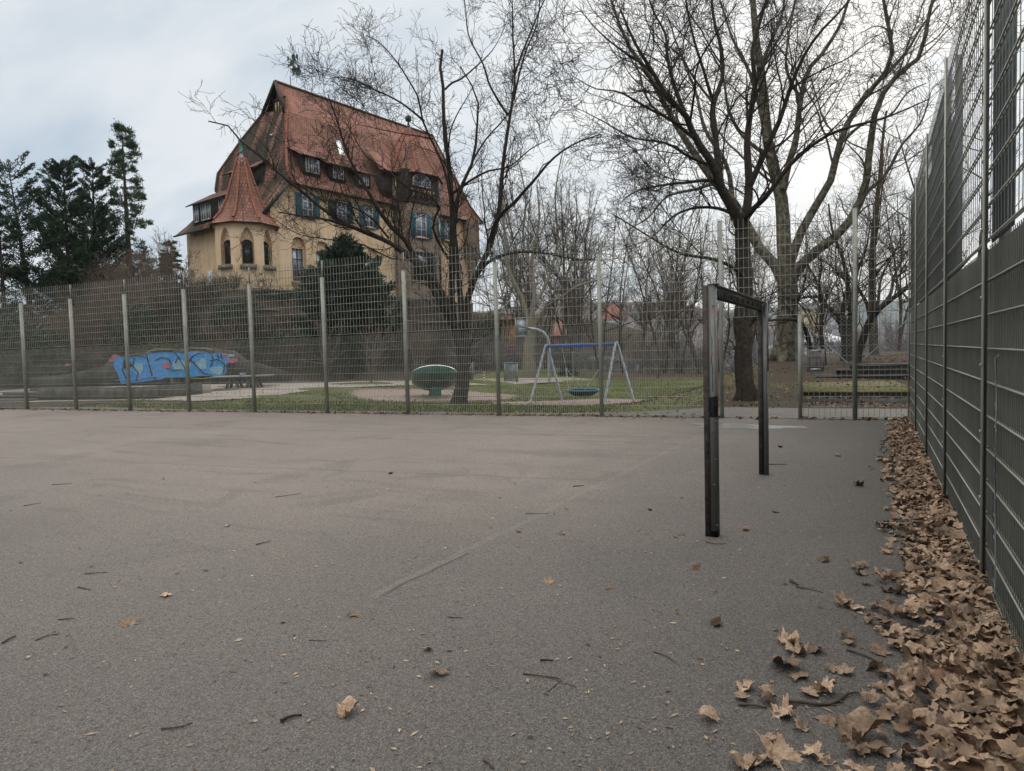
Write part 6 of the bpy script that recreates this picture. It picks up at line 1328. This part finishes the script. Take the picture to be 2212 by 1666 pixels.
# ------------------------------------------------------------------ fallen leaves and twigs
def leaf_shape(seed, crumple, lobes=5):
    r = np.random.default_rng(seed); n = 60; th = np.linspace(-math.pi, math.pi, n, endpoint=False)
    rad = []
    angs = [0, .95, -.95, 1.95, -1.95][:lobes]
    for t in th:
        v = .58
        for i, a in enumerate(angs):
            dlt = abs((t-a+math.pi) % (2*math.pi)-math.pi); Lb = [1., .88, .88, .62, .62][i]; v = max(v, Lb*max(0, 1-(dlt/.60)**1.25)*.72+.28*Lb*math.exp(-(dlt/.6)**2))
        v *= 1+.13*math.sin(t*23+seed)*(v > .4)
        if abs(abs(t)-math.pi) < .25: v *= .6
        rad.append(v)
    rad = np.array(rad)*r.uniform(.94, 1.06, n); rings = [.0, .22, .42, .62, .8, 1.]; V = [(0, 0, 0)]
    for q in rings[1:]:
        for t, rr in zip(th, rad): V.append((rr*q*math.cos(t), rr*q*math.sin(t), 0))
    V = np.array(V); x, y = V[:, 0], V[:, 1]; z = np.zeros(len(V))
    for i in range(5): a, f, p = r.uniform(0, 6.28), r.uniform(2, 7), r.uniform(0, 6.28); z += crumple*.13*np.sin((x*math.cos(a)+y*math.sin(a))*f+p)
    rr_ = np.hypot(x, y); z += crumple*.24*rr_**2*r.uniform(-.3, 1.2)-.03*np.abs(np.sin(np.arctan2(y, x)*2.7))*rr_
    fold = r.uniform(-.5, 1.0)*min(crumple, .9); ax_ = r.uniform(0, 3.14); u_ = x*math.cos(ax_)+y*math.sin(ax_); vv = -x*math.sin(ax_)+y*math.cos(ax_); bend = fold*vv; k = np.abs(bend) > 1e-6
    vn = np.where(k, np.sin(bend)/np.where(k, bend, 1)*vv, vv); z += np.where(k, (1-np.cos(bend))/np.where(k, fold+1e-9, 1), 0)*np.sign(fold+1e-9)
    x, y = u_*math.cos(ax_)-vn*math.sin(ax_), u_*math.sin(ax_)+vn*math.cos(ax_); V = np.stack([x, y, z-z.min()*.8], -1)*.5
    T = [(0, 1+i, 1+(i+1) % n) for i in range(n)]; Q = [(1+(k-1)*n+i, 1+k*n+i, 1+k*n+(i+1) % n, 1+(k-1)*n+(i+1) % n) for k in range(1, 5) for i in range(n)]
    return V, T, Q
VAR = []
for s in range(20):
    V, T, Q = leaf_shape(s, RNG.uniform(.3, 1.0) if s % 3 else 1.0, 3 if s % 4 == 1 else 5); m = MB(); m.V.append(V); m.Ft.append(np.array(T)); m.Fq.append(np.array(Q)); m.n = len(V)
    m.tubes([(0, 0, .02), (-.2, .02, .03), (-.42, .09*(-1)**s, .02)], np.array([.012, .009, .008]), 3); VAR.append(m.mesh('fallen_leaf', 'leaf_dry', False))
def leaf_obj(p, size, label, group=None, k=None, rz=None, tilt=.12, z=0.):
    o = bpy.data.objects.new('fallen_leaf', VAR[random.randrange(20) if k is None else k]); COL.objects.link(o); o.location = (float(p[0]), float(p[1]), float(p[2])+z); o.scale = (size,)*3
    o.rotation_euler = (random.gauss(0, tilt), random.gauss(0, tilt), random.uniform(0, 6.28) if rz is None else rz); return tag(o, label, 'leaf', group)
# single leaves on the open asphalt, each where it lies
solo = [(944, 1458, .10, 'pale tan curled leaf in the middle foreground'), (748, 1543, .09, 'ragged reddish-brown leaf in the foreground left of the centre'), (766, 1327, .10, 'pale crumpled leaf near the end of the asphalt seam'), (276, 1349, .10, 'rolled brown leaf on the left of the court'), (361, 1286, .085, 'pale flat leaf left of the dark joint'), (925, 1406, .05, 'tiny crumpled leaf above the pale tan curled one'), (1696, 1446, .15, 'big crumpled tan leaf heap nearest the centre right'), (1722, 1460, .11, 'orange-brown pointed leaf leaning on the crumpled heap'), (1610, 1486, .09, 'star-shaped tan leaf left of the long curved stick'),
 (1700, 1392, .12, 'dark curled leaf in the small cluster beyond the crumpled heap'), (1722, 1413, .11, 'wrinkled pale leaf in the small cluster'), (1752, 1405, .10, 'grey-brown leaf on the right of the small cluster'), (1665, 1500, .085, 'mottled small leaf above the long curved stick'), (1782, 1497, .10, 'tan crinkled leaf over the long curved stick'), (1690, 1548, .10, 'dark-edged curled leaf below the long curved stick'), (1790, 1558, .09, 'grey-mauve leaf with a long stalk'), (1730, 1576, .06, 'small smooth pale leaf in the lower right'),
 (1850, 1600, .16, 'large ribbed tan leaf in the lower right'), (1693, 1641, .15, 'big folded brown leaf at the bottom edge'), (1606, 1650, .11, 'brown leaf cut by the bottom edge'), (1780, 1645, .07, 'small curly yellow-brown leaf at the bottom'), (1545, 1351, .07, 'small brown leaf below the goal post'), (1503, 1230, .07, 'pale leaf right of the seam beyond the goal post foot'), (1860, 1241, .09, 'flat pale leaf left of the drift'), (1780, 1213, .08, 'curled leaf right of the goal frame'), (1610, 1146, .06, 'small pale leaf right of the near goal post'), (1470, 1156, .06, 'brown leaf just left of the near goal post foot'),
 (1185, 1259, .075, 'curled brown leaf in the middle of the court'), (1215, 1154, .055, 'light leaf in the middle of the court'), (843, 1024, .06, 'leaf lying well out on the court'), (1676, 1107, .07, 'brown leaf between the goal and the drift'), (1855, 1049, .12, 'wide tan leaf at the edge of the drift'), (1810, 986, .09, 'orange leaf left of the drift beyond the goal'), (1686, 967, .07, 'pale scrap of leaf right of the far goal post'), (490, 1138, .05, 'dark shrivelled leaf on the left court'), (215, 1070, .05, 'small leaf scrap far out on the left'), (1405, 1103, .04, 'dark speck of leaf left of the goal'), (355, 1035, .05, 'small leaf far left beyond the sticks'), (1316, 1272, .05, 'shrivelled pale leaf below the seam'), (1120, 1150, .05, 'thin leaf scrap near the seam')]
for x, y, s, lab in solo: leaf_obj(gnd(x, y), s*1.45, 'fallen dry leaf: '+lab, k=None)
def drift_edge(y): return np.interp(y, [1.2, 2.55, 2.75, 3.16, 3.7, 4.4, 5.35, 6.8, 8, 9.4, 11.7, 14.3], [-.12, -.05, -.04, .0, .03, .07, .11, .09, .12, .06, .15, .27])
# leaf drift: real heap below, single leaves on top
ys_ = np.linspace(1.0, 14.6, 150); rr = np.linspace(0, 1, 10); G = []
for y in ys_:
    e = drift_edge(y)+.05*math.sin(y*5)+.08; 
    for r in rr: G.append((e+.1+(XR+.02-e-.1)*r, y, -.012+.06*r**.8*(1+.4*math.sin(y*7+r*5))*.8))
G = np.array(G); ii = np.arange(1500).reshape(150, 10)
tag(MB().quads(G, np.stack([ii[:-1, :-1], ii[:-1, 1:], ii[1:, 1:], ii[1:, :-1]], -1).reshape(-1, 4)).build('leaf_mould', 'leaf_dark', smooth=True), kind='stuff')
def heap(x, y): e = drift_edge(y)+.08; return max(0, .05*np.clip((x-e)/(XR-e), 0, 1)**.8)
def drift_pt(y0, y1, pw=1.):
    y = y0+(y1-y0)*RNG.random()**pw; e = drift_edge(y)+.04*math.sin(y*9)+RNG.normal(0, .035); x = e+(XR-.03-e)*RNG.random()**.72; return x, y
for i in range(34):
    y = RNG.uniform(1.9, 5.); leaf_obj((drift_edge(y)-abs(RNG.normal(0, .12 if y > 3 else .22)), y, .012), RNG.uniform(.07, .14), 'dry brown leaf lying loose on the asphalt just outside the edge of the drift', 'loose leaves beside the drift')
GL_ = 'dry brown maple leaf lying in the thick drift along the foot of the screen fence'
for i in range(255):
    x, y = drift_pt(1.9, 5.2, 1.25); leaf_obj((x, y, heap(x, y)+.012+.02*RNG.random()), RNG.uniform(.07, .15), GL_, 'leaves in the drift', tilt=.16)
BV_ = [leaf_shape(100+s, RNG.uniform(.5, 1.2)) for s in range(10)]
def coarse(V, T, Q):
    keep = [0]+[1+2*60+i for i in range(0, 60, 4)]+[1+4*60+i for i in range(0, 60, 2)]; a = V[[0]]; b = V[1+2*60:1+3*60:4]; c_ = V[1+4*60:1+5*60:2]; VV = np.vstack([a, b, c_])*np.array([1, 1, .7]); t = []
    for i in range(15): j = (i+1) % 15; t += [(0, 1+i, 1+j), (1+i, 16+2*i, 16+2*i+1), (1+i, 16+2*i+1, 1+j), (1+j, 16+2*i+1, 16+(2*i+2) % 30)]
    return VV, np.array(t)
CV = [coarse(*b) for b in BV_]
def scatter_leaves(pts, szr, name, mname, tilt=.35, stand=None):
    m = MB()
    for p in pts:
        V, t = CV[random.randrange(10)]; e = Matrix.Rotation(random.uniform(0, 6.28), 3, 'Z') @ Matrix.Rotation(random.gauss(0, tilt), 3, 'X') @ Matrix.Rotation(random.gauss(0, tilt), 3, 'Y'); m.tris(V @ np.array(e).T*random.uniform(*szr)+np.array(p), t)
    return tag(m.build(name, mname), kind='stuff')
pts = []
for i in range(2600):
    x, y = drift_pt(1.1, 14.6); pts.append((x, y, heap(x, y)+.03*random.random()))
scatter_leaves(pts, (.06, .13), 'leaf_litter', 'leaf_drift')
pts = []
for i in range(850):   # along the far fence
    s = random.uniform(-2, s_end-.1); 
    if hi_posts[0] < s < s_gate and random.random() < .6: continue
    p = FP(s, random.gauss(-.02, .10)*(1.+.6*(s < 8)), .012); pts.append(p)
for i in range(700):   # steps, mound and back lawn
    p = gnd(random.uniform(1380, 1960), random.uniform(788, 882)); 
    if p[0] < 3: pts.append((p[0], p[1], max(p[2], 0)+.02 if p[0] < -1.6 else p[2]+.02))
for i in range(300): p = STP(random.uniform(-1.1, 1.4), random.choice([random.uniform(-.5, .42), random.uniform(.0, .4), random.uniform(-.9, -.1), random.uniform(.5, 6)]), 0); b_r = float((np.array(p[:2])-sb)@sf); pts.append((p[0], p[1], (.135 if 0 <= b_r < .42 else (.295 if b_r >= .42 else .02))))
for i in range(900): x, y = random.uniform(-26, -3), random.uniform(13.5, 30); pts.append(drop(x, y, .03))
for i in range(260): p = gnd(random.uniform(1840, 1960), random.uniform(770, 786)); pts.append(p+(0, 0, .05))
scatter_leaves(pts, (.07, .13), 'scattered_leaf_litter', 'leaf_dark')
# small chips and seed scales all over the asphalt
n = 3000; D_ = 1.3*(13/1.3)**RNG.random(n); a = RNG.uniform(-1.15, .16, n); x, y = D_*np.sin(a), D_*np.cos(a); ok = (x < .5) & (y < fence_y(x)-.05); x, y = x[ok], y[ok]; n = len(x)
L_ = RNG.uniform(.004, .016, n)*np.where(RNG.random(n) < .1, 1.7, 1); th = RNG.uniform(0, 6.28, n); w_ = L_*RNG.uniform(.15, .5, n); c_, s_ = np.cos(th), np.sin(th)
V = np.stack([np.stack([x+L_*c_, y+L_*s_, np.full(n, .006)], -1), np.stack([x-w_*s_, y+w_*c_, .006+w_*.6], -1), np.stack([x-L_*c_, y-L_*s_, np.full(n, .006)], -1), np.stack([x+w_*s_, y-w_*c_, np.full(n, .005)], -1)], 1)
tag(MB().quads(V.reshape(-1, 3), np.arange(4*n).reshape(-1, 4)).build('litter_chips', 'chips'), kind='stuff')
# twigs and sticks
def stick(pix, r, lab, m_='bark_mid', side=()):
    P = [gnd(*p)+(0, 0, r*1.2+.004*math.sin(i*2.)) for i, p in enumerate(pix)]; m = MB().tubes(smoothpath(P, 10) if len(P) > 2 else P, np.linspace(r, r*.6, 10 if len(P) > 2 else 2), 6, True)
    for a_, b_ in side: m.tubes([gnd(*a_)+(0, 0, r), gnd(*b_)+(0, 0, r*1.5)], r*.5, 4)
    o = m.build('fallen_stick', m_, origin=P[0]); return tag(o, lab, 'stick')
stick([(1690, 1517), (1730, 1523), (1790, 1524), (1812, 1517), (1833, 1503), (1872, 1500)], .0075, 'long curved brown stick lying left of the leaf drift', side=(((1812, 1517), (1822, 1524)),))
stick([(1829, 1406), (1880, 1424), (1905, 1437), (1935, 1468), (1962, 1490)], .0055, 'long thin dark stick running diagonally into the drift')
stick([(1903, 1492), (1950, 1511), (2005, 1530)], .007, 'straight dark stick pointing into the leaf drift')
stick([(1131, 1457), (1165, 1463), (1212, 1468), (1195, 1485), (1175, 1503)], .0035, 'forked twig in the foreground right of the pale leaf', side=(((1180, 1463), (1245, 1486)),))
stick([(606, 1562), (630, 1553), (652, 1547)], .0075, 'short black stick in the foreground left of the ragged leaf', 'bark_dark')
stick([(349, 1576), (385, 1575), (415, 1562)], .004, 'pale splintered stick at the lower left')
stick([(1595, 1525), (1630, 1529), (1657, 1531)], .006, 'short grey stick left of the long curved one')
stick([(1707, 1257), (1725, 1268)], .009, 'stubby pale stick beyond the lone leaves'); stick([(1720, 1270), (1750, 1275), (1778, 1281)], .004, 'thin twig touching the stubby stick')
stick([(77, 1385), (100, 1377), (128, 1370)], .004, 'light twig at the left edge'); stick([(5, 1392), (20, 1384), (34, 1375)], .006, 'stubby knotted stick cut by the left edge')
stick([(126, 1340), (160, 1339)], .004, 'straight pale twig on the left of the court'); stick([(168, 1270), (195, 1276)], .004, 'short twig above the rolled brown leaf'); stick([(553, 1178), (585, 1171)], .005, 'dark short twig on the left half of the court'); stick([(594, 1075), (620, 1072), (650, 1066)], .004, 'slim twig out on the middle of the court')
stick([(182, 1241), (205, 1240), (232, 1237)], .004, 'bent twig on the left court'); stick([(1412, 1409), (1440, 1420), (1466, 1438)], .003, 'thin curved twig below the goal post'); stick([(1045, 1644), (1058, 1655), (1066, 1662)], .006, 'stick end cut by the bottom edge'); stick([(1660, 1004), (1700, 1005)], .006, 'twig beside the foot of the far goal post')
stick([(1135, 1110), (1165, 1111), (1185, 1110)], .003, 'fine twig crossing the seam'); stick([(668, 1384), (706, 1387)], .0025, 'fine dark twig in the left foreground'); stick([(970, 1335), (1000, 1337)], .003, 'fine dark twig right of the crumpled pale leaf'); stick([(1525, 1172), (1550, 1177), (1568, 1175)], .004, 'twig at the foot of the near goal post')
stick([(1238, 1052), (1262, 1051)], .006, 'dark twig above the seam'); stick([(1167, 1428), (1196, 1431)], .005, 'blackish bark scrap above the forked twig', 'bark_dark'); stick([(50, 1094), (88, 1088)], .004, 'twig far out at the left'); stick([(112, 1048), (155, 1046)], .004, 'thin straight twig far out at the left, beyond the others')

# ------------------------------------------------------------------ the air
hz_ = MB().box((-4600, -330, -17), (4600, 4650, 262)).build('haze', 'ground'); tag(hz_, kind='stuff')
hm = bpy.data.materials.new('haze'); hm.use_nodes = True; ht = hm.node_tree; ht.nodes.clear()
hv_ = nn(ht, 'ShaderNodeVolumePrincipled'); hv_.inputs['Density'].default_value = HAZE; hv_.inputs['Color'].default_value = (.80, .86, .93, 1); hv_.inputs['Anisotropy'].default_value = .2
lk(ht, hv_.outputs[0], nn(ht, 'ShaderNodeOutputMaterial').inputs['Volume']); hz_.data.materials.clear(); hz_.data.materials.append(hm)
